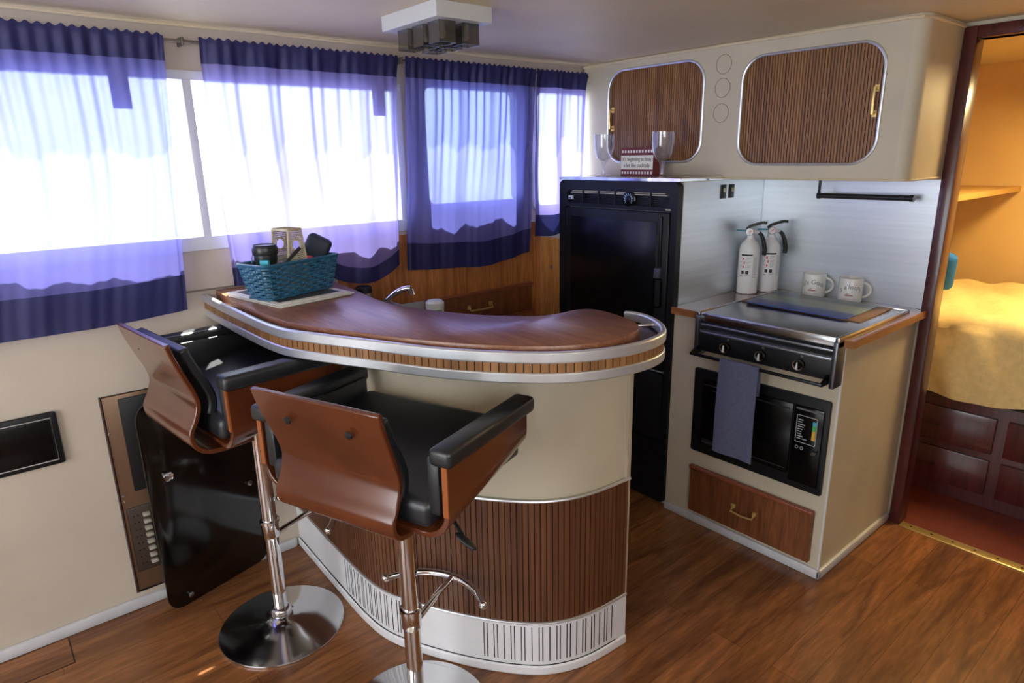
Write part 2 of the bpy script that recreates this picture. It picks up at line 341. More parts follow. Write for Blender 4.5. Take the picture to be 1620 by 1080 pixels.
# baseboards
def skirting(name, pts):
    b = B(); b.tube(pts, 0.0, sq=(0.022, 0.045)); return struct(name, b, white_base, bev=0.006)
b = B(); b.box(0, 0.02, -1.8, 0.818, 0, 0.04, bev=0.008); struct('baseboard_left', b, white_base)
# windows
fr_w = mat('window_frame_white', (214, 216, 224), 0.35)
pane_m = glassy('window_glass', (0.96, 0.98, 1.0), 0.06)
b = B(); x0, x1 = -0.036, 0.012
b.box(x0, x1, -0.72, 1.43, 1.215, 1.262, bev=0.004); b.box(x0, x1-0.004, -0.72, 1.43, 1.752, 1.782, bev=0.004)
b.box(x0, x1-0.002, 0.632, 0.660, 1.26, 1.755, bev=0.003); b.box(x0, x1-0.004, 1.40, 1.43, 1.26, 1.755, bev=0.003)
b.box(x0, 0.006, -0.72, -0.69, 1.26, 1.755, bev=0.003)
w1 = struct('window_1', b, fr_w)
b = B(); b.box(-0.030, -0.028, -0.69, 0.635, 1.26, 1.752); b.box(-0.022, -0.018, 0.66, 1.405, 1.26, 1.752); b.build('pane', pane_m, w1, smooth=0)
b = B(); b.holed(rrect(1.505, 2.05, 1.285, 1.805, 0.05), [rrect(1.535, 2.02, 1.315, 1.775, 0.03)], -0.036, 0.012, frame((0, 0, 0), (0, 1, 0), (0, 0, 1), (1, 0, 0)))
w2 = struct('window_2', b, mat('window_frame_grey', (150, 152, 168), 0.4))
b = B(); b.box(-0.03, -0.026, 1.53, 2.025, 1.31, 1.78); b.build('pane', glassy('window_glass_tinted', (0.80, 0.86, 0.92), 0.06), w2, smooth=0)
b = B(); b.holed(rrect(2.115, 2.64, 1.245, 1.81, 0.05), [rrect(2.145, 2.61, 1.275, 1.78, 0.03)], -0.036, 0.012, frame((0, 0, 0), (0, 1, 0), (0, 0, 1), (1, 0, 0)))
w3 = struct('window_3', b, fr_w)
b = B(); b.box(-0.03, -0.026, 2.14, 2.615, 1.27, 1.785); b.build('pane', pane_m, w3, smooth=0)
# floor hatch
t = thing('floor_hatch', 'wooden floor hatch lid with dark seam beside the left baseboard', 'hatch', (0.1, -0.2, 0))
b = B(); b.box(0.022, 0.168, -0.45, 0.033, 0, 0.0012); b.build('seam', mat('seam_dark', (40, 24, 14), 0.7), t, smooth=0)
b = B(); b.box(0.024, 0.165, -0.447, 0.030, 0.0, 0.002); b.build('lid', floor_m, t, smooth=0)

# ================================================================== BAR COUNTER
BF = [(0.0, 0.845), (0.35, 0.832), (0.60, 0.826), (0.74, 0.842), (0.87, 0.900), (0.99, 0.968), (1.095, 1.045), (1.170, 1.125), (1.214, 1.235), (1.228, 1.392)]
bp_, bl_ = spline(BF, 150)
INN = [(1.10, 1.392), (1.07, 1.25), (0.98, 1.14), (0.82, 1.05), (0.60, 1.0), (0.30, 1.0), (0.0, 1.0)]
t = thing('bar_counter', 'curved breakfast bar with walnut top, aluminium rails and teak slatted cream base', 'bar counter', (0.6, 1.0, 0))
b = B(); b.prism([tuple(v) for v in bp_]+INN, 0.0, 0.998); b.build('base', cream, t, smooth=40)
b = B(); band(b, bp_, 0.0, 0.005, 0.18, 0.575); tp = b.build('tambour_panel', groove, t, smooth=40)
b = B(); slats(b, bp_, 0.004, 0.010, 0.182, 0.573, 0.0165, 0.0028); b.build('slats', slat_m, tp, smooth=0)
b = B(); band(b, bp_, 0.0, 0.010, 0.0, 0.176); kp = b.build('kick_plate', white_p, t, smooth=40, label='white painted kick plate with vent slits')
N_ = int(bl_/0.0165)
for grp, i in [(g, i) for g in (0, 1) for i in range(N_)]:
    s = (i+0.5)/N_
    if i == 0: b = B()
    if (0.30 < s < 0.555) == (grp == 0) and (0.30 < s < 0.555 or 0.69 < s < 0.97):
        k = int(s*150); p = bp_[k]; tt = (bp_[k+1]-bp_[k-1]).normalized(); nn = Vector((tt.y, -tt.x))
        m = frame((p.x, p.y, 0), (tt.x, tt.y, 0), (nn.x, nn.y, 0), (0, 0, 1)); b.box(-0.0014, 0.0014, 0.006, 0.0108, 0.045, 0.165, m)
    if i == N_-1: b.build('vent_slits', groove, kp, smooth=0)
b = B(); band(b, bp_, 0.009, 0.019, 0.0, 0.032); b.build('base_skirting', white_p, t, smooth=40, bev=0.006)
for z in (0.178, 0.577):
    b = B(); b.tube([(v.x, v.y, z) for v in offset(bp_, 0.010)], 0.0045, 8); b.build('metal_strip', alu, t)
b = B(); b.box(1.222, 1.236, 1.378, 1.396, 0.03, 0.997); b.build('corner_strip', mat('corner_beige', (170, 160, 140), 0.4), t, bev=0.002)
# overhanging deck, rails, slat band
RF = [(0.0, 0.605), (0.19, 0.602), (0.40, 0.604), (0.56, 0.608), (0.665, 0.620), (0.74, 0.645), (0.83, 0.685), (0.928, 0.731), (1.034, 0.779), (1.124, 0.826), (1.203, 0.879), (1.275, 0.938), (1.337, 1.004),
      (1.380, 1.080), (1.405, 1.165), (1.408, 1.245), (1.390, 1.315), (1.352, 1.365), (1.30, 1.405), (1.25, 1.430)]
rp, rl = spline(RF, 220)
RIN = [(1.24, 1.40), (1.10, 1.37), (1.07, 1.25), (0.98, 1.14), (0.82, 1.05), (0.60, 1.0), (0.30, 1.0), (0.0, 1.03)]
b = B(); b.prism([tuple(v) for v in offset(rp, -0.012)]+RIN, 0.999, 1.040); b.build('deck', mat('deck_dark', (70, 48, 36), 0.5), t, smooth=40)
b = B(); band(b, rp, -0.012, -0.003, 1.015, 1.046); sb = b.build('edge_band', groove, t, smooth=40)
b = B(); slats(b, rp, -0.004, 0.0, 1.016, 1.044, 0.0195, 0.0028); b.build('slats', slat_up, sb, smooth=0)
b = B(); band(b, rp, -0.012, 0.004, 0.993, 1.018); b.build('lower_rail', alu, t, smooth=40, bev=0.003)
re_, _ = spline(RF+[(1.205, 1.437), (1.17, 1.425)], 240)
b = B(); band(b, re_, -0.010, 0.005, 1.041, 1.069); b.build('upper_rail', alu, t, smooth=40, bev=0.004)
b = B(); b.cyl((1.26, 1.345, 1.055), (1.30, 1.400, 1.055), 0.004); b.build('rail_bolt', chrome, t)
b = B(); b.cyl((0.60, 0.61, 1.056), (0.60, 0.65, 1.056), 0.003); b.build('rail_bolt', chrome, t)
BD = [(0.0, 0.648), (0.27, 0.632), (0.50, 0.636), (0.62, 0.646), (0.70, 0.668), (0.80, 0.705), (0.918, 0.757), (1.024, 0.805), (1.112, 0.852), (1.188, 0.902), (1.258, 0.960), (1.315, 1.022),
      (1.352, 1.090), (1.368, 1.165), (1.362, 1.23), (1.338, 1.285), (1.29, 1.325), (1.235, 1.345), (1.16, 1.360), (1.105, 1.352), (1.08, 1.31), (1.079, 1.255), (1.065, 1.195), (1.02, 1.145), (0.94, 1.082), (0.825, 1.028), (0.70, 0.985), (0.552, 0.975), (0.397, 0.992), (0.259, 1.008), (0.0, 1.028)]
bd, _ = spline(BD, 260)
b = B(); b.prism([tuple(v) for v in bd], 1.0405, 1.0755, bev=0.003); b.build('counter_board', top_m, t, smooth=40)

# ================================================================== BAR STOOLS
def make_stool(label, loc, rot, dh, ring):
    t = thing('bar_stool', label, 'bar stool', (0, 0, 0), 'bar stools with bentwood shells and black leather seats')
    PY = 0.035
    def prof_s(P, n): return spline(P, n)[0]
    BK = prof_s([(-0.232, 0.952), (-0.222, 0.915), (-0.204, 0.865), (-0.184, 0.815), (-0.176, 0.775), (-0.187, 0.735), (-0.204, 0.70), (-0.198, 0.668), (-0.172, 0.648), (-0.13, 0.643), (-0.05, 0.645)], 60)
    def hw(z): return 0.172+0.008*max(0, (z-0.80)/0.15)
    b = B(); b.grid(lambda u, v: ((2*v-1)*hw(BK[int(round(u*60))].y)*1.0, BK[int(round(u*60))].x-PY, BK[int(round(u*60))].y+dh+0.0), 60, 12, thick=0.013)
    sh = b.build('back_shell', cherry, t, local=True, bev=0.003)
    for sx in (-0.082, 0.092):
        b = B(); m = Matrix.Translation((sx, -0.2235-PY, 0.893+dh)) @ Matrix.Rotation(math.radians(90+15), 4, 'X'); b.lathe([(0.0095, 0), (0.0085, 0.003), (0.004, 0.0045)], 20, m); b.build('button', black_pl, sh, local=True)
    zb = lambda y: 0.668+0.19*(y+0.149)
    def U(u, v):   # u across the section, v front-back
        y = -0.149+0.336*v; z0 = zb(y); R = 0.055; top = 0.845; W = 0.262
        s1 = top-z0-R; s2 = R*PI/2; s3 = 2*(W-R); L_ = 2*s1+2*s2+s3; s = u*L_
        if s < s1: p = (-W, top-s)
        elif s < s1+s2: a = (s-s1)/R; p = (-W+R-R*math.cos(a), z0+R-R*math.sin(a))
        elif s < s1+s2+s3: p = (-W+R+(s-s1-s2), z0)
        elif s < s1+2*s2+s3: a = (s-s1-s2-s3)/R; p = (W-R+R*math.sin(a), z0+R-R*math.cos(a))
        else: p = (W, z0+R+(s-s1-2*s2-s3))
        fr = max(0, (v-0.8)/0.2); zz = p[1]
        return (p[0], y-PY-0.02*fr*fr*(1 if zz < z0+0.03 else 0), zz+dh)
    b = B(); b.grid(U, 72, 14, thick=-0.014); ash = b.build('arm_shell', cherry, t, local=True, bev=0.002)
    for sx in (-1, 1):
        b = B(); b.box(sx*0.269-0.0065, sx*0.269+0.0065, -0.1515-PY, -0.148-PY, zb(-0.149)+0.05+dh, 0.84+dh); b.build('ply_edge', cherry_edge, ash, local=True, smooth=0, label='pale orange raw plywood edge')
    for sx in (-1, 1):
        b = B(); b.box(sx*0.262-0.028, sx*0.262+0.028, -0.158-PY, 0.205-PY, 0.829+dh, 0.869+dh, bev=0.011, seg=3); b.build('armrest', leather, t, local=True)
        b = B(); b.box(min(sx*0.224, sx*0.254), max(sx*0.224, sx*0.254), -0.150-PY, 0.183-PY, 0.715+dh, 0.845+dh, bev=0.006); b.build('arm_padding', leather, t, local=True)
    def seat(u, v): pass
    b = B(); tm = bmesh.new(); bmesh.ops.create_cube(tm, size=1); bmesh.ops.scale(tm, vec=(0.465, 0.355, 0.062), verts=tm.verts)
    bmesh.ops.bevel(tm, geom=tm.edges[:], offset=0.022, segments=4, profile=0.6, affect='EDGES')
    for v in tm.verts: v.co.y += 0.018; v.co.z += 0.7+0.012+0.19*(v.co.y+0.149)
    bmesh.ops.translate(tm, vec=(0, -PY, dh), verts=tm.verts); b.add(tm); cu = b.build('seat_cushion', leather, t, local=True, smooth=60)
    b = B(); b.tube([(-0.21, -0.155-PY, 0.728+dh), (0.21, -0.155-PY, 0.728+dh)], 0.002, 6); b.build('piping', leather, cu, local=True)
    BP = prof_s([(-0.214, 0.925), (-0.206, 0.90), (-0.188, 0.855), (-0.168, 0.81), (-0.160, 0.775), (-0.168, 0.74)], 24)
    b = B(); b.grid(lambda u, v: ((2*v-1)*0.165, BP[int(round(u*24))].x+0.006-PY, BP[int(round(u*24))].y+dh), 24, 8, thick=-0.024); b.build('back_padding', leather, t, local=True, bev=0.006)
    # mechanism, lift, footrest, base
    b = B(); b.box(-0.09, 0.09, -0.09, 0.09, 0.636+dh, 0.660+dh, bev=0.006); b.lathe([(0.035, 0.60+dh), (0.045, 0.64+dh)], 24); b.build('swivel_plate', black_frame, t, local=True)
    b = B(); b.tube([(0.05, -0.02, 0.645+dh), (0.19, -0.06, 0.635+dh), (0.235, -0.085, 0.615+dh)], 0.005, 8); b.sphere((0, 0, 0), (0.030, 0.011, 0.006), Matrix.Translation((0.25, -0.092, 0.606+dh)) @ Matrix.Rotation(0.5, 4, 'Y')); b.build('height_lever', black_pl, t, local=True)
    b = B(); b.lathe([(0.0225, ring+0.012), (0.0235, ring+0.02), (0.0215, 0.64+dh)], 32); b.build('upper_tube', chrome, t, local=True)
    b = B(); b.lathe([(0.0245, ring-0.042), (0.0270, ring-0.038), (0.0270, ring+0.008), (0.0300, ring+0.010), (0.0300, ring+0.018), (0.0245, ring+0.020)], 32); b.build('collar', chrome, t, local=True)
    b = B(); b.lathe([(0.0225, 0.045), (0.0225, ring-0.03)], 32); b.build('lower_tube', chrome, t, local=True)
    zf = ring-0.020; b = B(); fa = math.radians(0 if ring > 0.36 else 6)
    arc = [(0.195*math.sin(a-fa), 0.195*math.cos(a-fa), zf+0.01) for a in [math.radians(-54+108*i/24) for i in range(25)]]
    b.tube(arc, 0.0105, 12); b.sphere(arc[0], 0.0125); b.sphere(arc[-1], 0.0125)
    b.tube([(0, 0.02, zf-0.02), (0, 0.11, zf), (0, 0.193, zf+0.01)], 0.009, 12); b.build('footrest', chrome, t, local=True)
    b = B(); pr = [(0.199, 0.0), (0.2010, 0.004), (0.199, 0.009), (0.17, 0.014), (0.11, 0.022), (0.06, 0.034), (0.04, 0.044), (0.034, 0.050)]
    b.lathe(pr, 72); b.lathe([(0.030, 0.045), (0.033, 0.05), (0.033, 0.068), (0.026, 0.076)], 32); b.build('base_disc', mat('polished_base', (212, 212, 214), 0.13, metal=1.0), t, local=True, smooth=50)
    t.location = loc; t.rotation_euler = (0, 0, rot)
    return t
make_stool('black leather bentwood bar stool nearer the smoked panel and left wall', (0.432, 0.593, 0), math.radians(6.3), 0.120, 0.381)
make_stool('black leather bentwood bar stool with its back to the camera in front of slatted base', (1.050, 0.734, 0), math.radians(20.4), 0.076, 0.338)

# ================================================================== CURTAINS
sheer_m = sheer('navy_voile', (104, 104, 178), (0.84, 0.93, 1.0), 0.150, 0.36)
sheer_b = sheer('navy_voile_pale', (124, 118, 186), (0.88, 0.95, 1.0), 0.185, 0.36)  # paler and more see-through than the other voile
hem_m = sheer('navy_voile_double', (38, 42, 92), (0.5, 0.52, 0.9), 0.07, 0.2)
CX = 0.050
def make_curtain(label, yt0, yt1, yb0, yb1, bot, hemw, seed, ztop=1.874, vm=None):
    rnd = random.Random(seed); t = thing('curtain', label, 'curtain', (CX, (yt0+yt1)/2, 1.86), 'purple navy voile curtains along the window wall')
    W = yt1-yt0; F = [(rnd.uniform(14, 24)/1.0, rnd.uniform(0, 6), rnd.uniform(0.6, 1)) for _ in range(3)]; Fh = [(rnd.uniform(60, 130), rnd.uniform(0, 6)) for _ in range(3)]
    bt, _ = spline([(0, bot[0])]+[(i/(len(bot)-1), z) for i, z in enumerate(bot) if i], 60)
    def zbot(s):
        for a, c in zip(bt, bt[1:]):
            if a.x <= s <= c.x+1e-9: return a.y+(c.y-a.y)*(s-a.x)/max(1e-9, c.x-a.x)
        return bt[-1].y
    def P(s, z):
        d = (ztop-z)/(ztop-1.05); d = max(0, d)
        y = (yt0+(yb0-yt0)*d)*(1-s)+(yt1+(yb1-yt1)*d)*s
        x = 0
        sw = s+0.03*math.sin(z*5+seed)*d
        for f, ph, a in F: x += a*math.sin(f*W*2.2*sw+ph+0.5*d)*0.0100*(0.45+0.55*d if d < 0.55 else 0.75-0.9*(d-0.55))
        for f, ph in Fh: x += math.sin(f*W*sw*1.6+ph)*0.0024*max(0.15, 1-d*1.3)
        x += 0.004*math.sin(z*13+s*9+seed)*d
        r = abs(z-1.86); x *= min(1, 0.35+r*12)
        if s*W < 0.012 or (1-s)*W < 0.012: x -= 0.004
        x += 0.006*max(0, 1-r*25)
        return (CX+x, y, z)
    n = int(W*260)
    ph0, ph1 = 1.80, ztop
    b = B(); b.grid(lambda u, v: P(u, ph1+(ph0-ph1)*v+(0.004*math.sin(u*n*0.9) if v == 0 else 0)), n, 10); b.build('header', hem_m, t, smooth=80)
    hz = lambda s: zbot(s)+hemw
    b = B(); b.grid(lambda u, v: P(u, ph0+(hz(u)-ph0)*v), n, 60); b.build('voile_panel', vm or sheer_m, t, smooth=80)
    b = B(); b.grid(lambda u, v: P(u, hz(u)+(zbot(u)-hz(u))*v), n, 12); b.build('hem', hem_m, t, smooth=80)
    return t
make_curtain('leftmost sheer navy curtain hanging beside the bare window post', -0.62, 0.587, -0.60, 0.540, [1.02, 1.015, 1.012, 1.015, 1.015, 1.031], 0.118, 3)
make_curtain('wide sheer navy curtain hanging behind the blue basket', 0.689, 1.402, 0.700, 1.352, [1.088, 1.086, 1.086, 1.080, 1.040, 1.035, 1.087], 0.062, 5, vm=sheer_b)
make_curtain('sheer navy curtain over the grey framed window above the faucet', 1.429, 2.106, 1.385, 2.056, [1.060, 1.047, 1.040, 1.031, 1.045, 1.067], 0.11, 8)
make_curtain('narrow sheer navy curtain in the corner beside the refrigerator', 2.112, 2.440, 2.092, 2.40, [1.135, 1.130, 1.140, 1.16], 0.10, 11, vm=sheer_b)
t = thing('curtain_rod', 'thin grey curtain rod running along the top of the window wall', 'curtain rod', (CX, 0.9, 1.86))
b = B(); b.cyl((CX-0.008, -0.7, 1.86), (CX-0.008, 2.445, 1.86), 0.005); b.build('rod', mat('rod_grey', (120, 112, 106), 0.4, metal=0.6), t)
for y in (0.64, 1.4155):
    b = B(); b.box(0.0, CX+0.006, y-0.004, y+0.004, 1.848, 1.872, bev=0.002); b.build('bracket', mat('bracket_grey', (110, 104, 98), 0.4, metal=0.7), t)
for y, lab in ((0.455, 'grey shade strap hanging behind the leftmost curtain'), (1.325, 'grey shade strap hanging behind the wide middle curtain')):
    t = thing('shade_strap', lab, 'strap', (0.02, y, 1.74)); b = B(); b.box(0.013, 0.019, y-0.026, y+0.026, 1.66, 1.755, bev=0.002); b.build('strap', mat('strap_grey', (128, 128, 150), 0.6), t)
    b = B(); b.box(0.012, 0.028, y-0.012, y+0.012, 1.725, 1.80, bev=0.003); b.build('clip', black_pl, t)

# ================================================================== CEILING LIGHT
t = thing('ceiling_light', 'white rectangular ceiling light with a cluster of smoked cube shades', 'ceiling light', (0.60, 1.2, 1.915))
b = B(); b.box(0.455, 0.750, 1.105, 1.300, 1.872, 1.915, bev=0.002); b.build('housing', mat('light_housing', (196, 196, 196), 0.4), t, smooth=0)
smoke = glassy('smoked_acrylic', (0.66, 0.64, 0.62), 0.12, 0.03, opacity=0.12, opcol=(110, 106, 100))
for i in range(3):
    for j in range(2):
        cx, cy = 0.525+i*0.083, 1.163+j*0.083; b = B(); s = 0.028
        for q in ((-s, -s+0.002, -s, s), (s-0.002, s, -s, s), (-s, s, -s, -s+0.002), (-s, s, s-0.002, s)): b.box(cx+q[0], cx+q[1], cy+q[2], cy+q[3], 1.815, 1.872)
        sh = b.build('shade', smoke, t, smooth=0)
        b = B(); b.lathe([(0.010, 1.850), (0.010, 1.872)], 16, Matrix.Translation((cx, cy, 0))); b.sphere((cx, cy, 1.842), (0.011, 0.011, 0.014)); b.build('bulb', mat('bulb_glass', (210, 205, 195), 0.15), sh)

# ================================================================== UPPER CABINET
t = thing('upper_cabinet', 'cream upholstered wall cabinet with two teak tambour doors', 'cabinet', (0.75, 2.6, 1.39))
arcp = [(1.455+0.045*math.sin(a), 2.495-0.045*math.cos(a)) for a in [PI/2*i/8 for i in range(9)]]
ucb = [(0.014, 2.466), (1.455, 2.466)]+arcp+[(1.50, 2.767), (1.499, 2.786), (0.014, 2.786)]
b = B(); b.prism(ucb, 1.400, 1.914); b.build('body', cream, t, smooth=50)
D = [(0.178, 0.690, 1.468, 1.868, 0.085), (0.868, 1.387, 1.456, 1.850, 0.085)]
b = B(); b.holed([(0.014, 1.400), (1.456, 1.400), (1.456, 1.914), (0.014, 1.914)], [rrect(*d) for d in D], 0, 0.016, XYtoXZ(2.466)); b.build('face_panel', cream, t, smooth=30)
b = B(); b.tube([(0.01, 2.449, 1.904), (0.5, 2.448, 1.908), (1.44, 2.449, 1.905), (1.48, 2.455, 1.903), (1.503, 2.50, 1.90), (1.503, 2.762, 1.90)], 0.006, 8); b.tube([(0.01, 2.450, 1.401), (1.44, 2.450, 1.401), (1.485, 2.462, 1.401), (1.501, 2.50, 1.401), (1.501, 2.762, 1.401)], 0.004, 8)
b.build('welting', mat('welt', (206, 190, 160), 0.6), t)
for i, d in enumerate(D):
    b = B(); b.prism(rrect(d[0], d[1], d[2], d[3], d[4]), 0, 0.0015, XYtoXZ(2.4655)); dr = b.build('door', groove, t, smooth=0)
    b = B(); n = int((d[1]-d[0])/0.0110); pw = (d[1]-d[0])/n
    for k in range(n):
        x = d[0]+k*pw; xm = min(x+pw/2-d[0], d[1]-x-pw/2); cut = d[4]-math.sqrt(max(0, d[4]**2-max(0, d[4]-xm)**2))
        b.box(x+0.0015, x+pw-0.0015, 2.4595, 2.4645, d[2]+cut+0.001, d[3]-cut-0.001)
    b.build('slats', slat_up, dr, smooth=0)
    b = B(); rr = rrect(d[0]-0.002, d[1]+0.002, d[2]-0.002, d[3]+0.002, d[4]+0.002); b.tube([(x, 2.4485, z) for x, z in rr], 0.0055, 8, closed=True); b.build('door_trim', alu, dr)
    hx = d[0]+0.018 if i == 0 else d[1]-0.020
    b = B(); s = 1 if i == 0 else -1
    b.tube([(hx+s*0.012, 2.46, 1.705), (hx, 2.435, 1.703), (hx, 2.433, 1.665), (hx, 2.433, 1.64), (hx, 2.435, 1.612), (hx+s*0.012, 2.46, 1.61)] if False else [(hx, 2.46, 1.70), (hx, 2.436, 1.702), (hx, 2.432, 1.66), (hx, 2.436, 1.618), (hx, 2.46, 1.62)], 0.0045, 10); b.box(hx-0.008, hx+0.008, 2.455, 2.460, 1.69, 1.712); b.box(hx-0.008, hx+0.008, 2.455, 2.460, 1.608, 1.63); b.build('handle', brass, dr)
for z in (1.838, 1.750, 1.655):
    b = B(); b.tube([(0.777+0.034*math.cos(a), 2.4497, z+0.036*math.sin(a)) for a in [2*PI*i/40 for i in range(40)]], 0.0012, 6, closed=True); b.build('ring_mark', mat('ring_stain', (150, 128, 96), 0.6), t)

# ================================================================== REFRIGERATOR
t = thing('refrigerator', 'tall black refrigerator with vented top and aluminium clad side', 'refrigerator', (0.475, 2.45, 0))
b = B(); b.box(0.152, 0.800, 2.185, 2.784, 0.0, 1.392); b.build('body', mat('cabinet_side_grey', (170, 180, 188), 0.4), t, smooth=0)
b = B(); b.box(0.801, 0.804, 2.19, 2.784, 0.885, 1.396); b.build('side_cladding', alu_sheet, t, smooth=0)
b = B(); b.box(0.150, 0.806, 2.17, 2.4440, 1.393, 1.408, bev=0.002); b.build('top_board', counter_m, t)
b = B(); b.tube([(0.148, 2.30, 1.402), (0.148, 2.163, 1.402), (0.808, 2.163, 1.402), (0.808, 2.4440, 1.402)], 0.0, sq=(0.012, 0.014)); b.build('top_edge_trim', chrome, t, bev=0.003)
FX = lambda x0, x1, z0, z1, y0, y1, r, mm: None
b = B(); b.holed(rrect(0.152, 0.806, 0.02, 1.394, 0.022), [rrect(0.20, 0.765, 1.298, 1.352, 0.02), rrect(0.188, 0.776, 0.30, 1.280, 0.01)], 0, 0.032, XYtoXZ(2.185)); b.build('front_bezel', black_frame, t, smooth=30, bev=0.002)
b = B(); b.box(0.19, 0.775, 2.178, 2.184, 1.29, 1.36); gr = b.build('vent_grille', black_pl, t, smooth=0)
b = B()
for i in range(7): b.box(0.20, 0.765, 2.160, 2.176, 1.301+i*0.0072, 1.303+i*0.0072)
for i in range(1, 6): b.box(0.20+i*0.094-0.003, 0.20+i*0.094+0.003, 2.157, 2.176, 1.298, 1.352)
b.build('louvres', black_pl, gr, smooth=0)
b = B()
for i in range(6):
    x0, x1 = 0.20+i*0.094+0.006, 0.20+(i+1)*0.094-0.006
    if i in (0,): x0 += 0.02
    if i == 5: x1 -= 0.02
    b.box(x0, x1, 2.159, 2.175, 1.3475, 1.3505); b.box(x0-(0.008 if i == 0 else 0), x1+(0.01 if i == 5 else 0), 2.159, 2.175, 1.3405, 1.3435)
b.build('light_louvres', mat('pale_louvre', (196, 190, 172), 0.5), gr, smooth=0)
b = B(); b.lathe([(0.034, 0), (0.034, 0.010), (0.026, 0.014)], 32, FRONT(0.560, 2.166, 1.322)); dl = b.build('thermostat_dial', black_gl, t)
b = B()
for a in range(-130, 131, 26):
    r = math.radians(a); b.box(-0.0012, 0.0012, 0.019, 0.024, 0.0142, 0.0150, FRONT(0.560, 2.166, 1.322) @ Matrix.Rotation(r, 4, 'Z'))
b.tube([tuple(FRONT(0.560, 2.166, 1.322) @ Vector((0.017*math.cos(u), 0.017*math.sin(u), 0.0145))) for u in [math.radians(-40+260*i/30) for i in range(31)]], 0.0008, 6); b.build('dial_marks', mat('dial_blue_white', (150, 190, 220), 0.4), dl, smooth=0)
b = B(); b.box(0.212, 0.238, 2.150, 2.158, 1.312, 1.327); bd_ = b.build('badge', mat('badge_silver', (200, 206, 220), 0.3), t, smooth=0)
b = B(); b.box(0.214, 0.228, 2.1492, 2.150, 1.3145, 1.320); b.build('badge_mark', mat('badge_blue', (40, 60, 130), 0.4), bd_, smooth=0)
b = B(); b.box(0.752, 0.776, 2.1485, 2.153, 1.286, 1.2905); b.build('small_label', mat('label_cream', (214, 204, 180), 0.5), t, smooth=0)
b = B(); b.box(0.192, 0.772, 2.150, 2.180, 0.62, 1.276, bev=0.006); dr = b.build('door', black_frame, t)
b = B(); b.box(0.232, 0.716, 2.1475, 2.151, 0.645, 1.238, bev=0.001); b.build('door_panel', black_gl, dr)
b = B(); b.box(0.729, 0.743, 2.140, 2.155, 1.06, 1.262, bev=0.005); b.build('door_rail', black_frame, dr)
b = B(); b.prism([(0.718, 1.055), (0.750, 1.055), (0.742, 1.015), (0.714, 1.015)], 0, 0.012, XYtoXZ(2.148), bev=0.002); b.build('latch', mat('latch_blue_grey', (92, 98, 112), 0.3, metal=0.5), dr)
b = B(); b.holed(rrect(0.705, 0.752, 0.89, 1.014, 0.014), [rrect(0.711, 0.746, 0.896, 1.008, 0.010)], 0, 0.006, XYtoXZ(2.150)); b.build('latch_recess', black_gl, dr)
b = B(); b.box(0.192, 0.772, 2.150, 2.180, 0.31, 0.606, bev=0.006); b.build('lower_panel', black_frame, t)

for x, y, lab in ((0.320, 2.262, 'clear stemmed goblet at the left end of the refrigerator top'), (0.660, 2.236, 'clear stemmed goblet to the right of the cocktail sign')):
    t = thing('wine_glass', lab, 'glass', (x, y, 1.408), 'clear goblets on the refrigerator')
    M0 = Matrix.Translation((x, y, 1.4085)) @ Matrix.Diagonal((1.16, 1.16, 0.95, 1))
    gm = glassy('goblet_plastic', (0.95, 0.95, 0.96), 0.12, 0.04, opacity=0.06, opcol=(220, 220, 225))
    b = B(); b.lathe([(0.034, 0), (0.034, 0.003), (0.010, 0.008), (0.0065, 0.014), (0.0065, 0.050), (0.010, 0.062), (0.012, 0.066)], 28, M0); b.build('stem_and_foot', gm, t)
    b = B(); b.lathe([(0.012, 0.066), (0.026, 0.082), (0.034, 0.105), (0.038, 0.135), (0.0395, 0.188), (0.0375, 0.188), (0.036, 0.135), (0.032, 0.107), (0.024, 0.085), (0.004, 0.070)], 28, M0, cap=False); b.build('bowl', gm, t)
# sign
sx, sy, sz = 0.468, 2.310, 1.4085
t = thing('block_sign', 'small dark red wooden sign with white squares, reading about cocktails', 'sign', (sx, sy, sz))
sm = frame((sx, sy, sz), (0.995, -0.10, 0), (0, 0, 1), (-0.10, -0.995, 0)) @ Matrix.Scale(1.22, 4)
b = B(); b.box(-0.080, 0.080, 0, 0.098, -0.040, 0, sm); b.build('block', mat('sign_red', (112, 48, 44), 0.5), t, smooth=0)
b = B(); b.box(-0.0785, 0.0785, 0.024, 0.072, 0, 0.001, sm); b.build('text_band', mat('sign_cream', (226, 222, 206), 0.5), t, smooth=0)
for z in (0.0125, 0.0855):
    b = B()
    for i in range(11): b.box(-0.0745+i*0.0142, -0.0675+i*0.0142, z-0.0045, z+0.0045, 0, 0.0012, sm)
    b.build('white_squares', mat('sign_white', (236, 232, 226), 0.5), t, smooth=0)
ink = mat('sign_ink', (62, 44, 42), 0.6)
text('lettering', "It's beginning to look", 0.0195, ink, t, sm @ Matrix.Translation((0, 0.0535, 0.0012)) @ Matrix.Scale(0.86, 4, (1, 0, 0)))
text('lettering', "a lot like cocktails", 0.0205, ink, t, sm @ Matrix.Translation((0, 0.0315, 0.0012)) @ Matrix.Scale(0.86, 4, (1, 0, 0)))

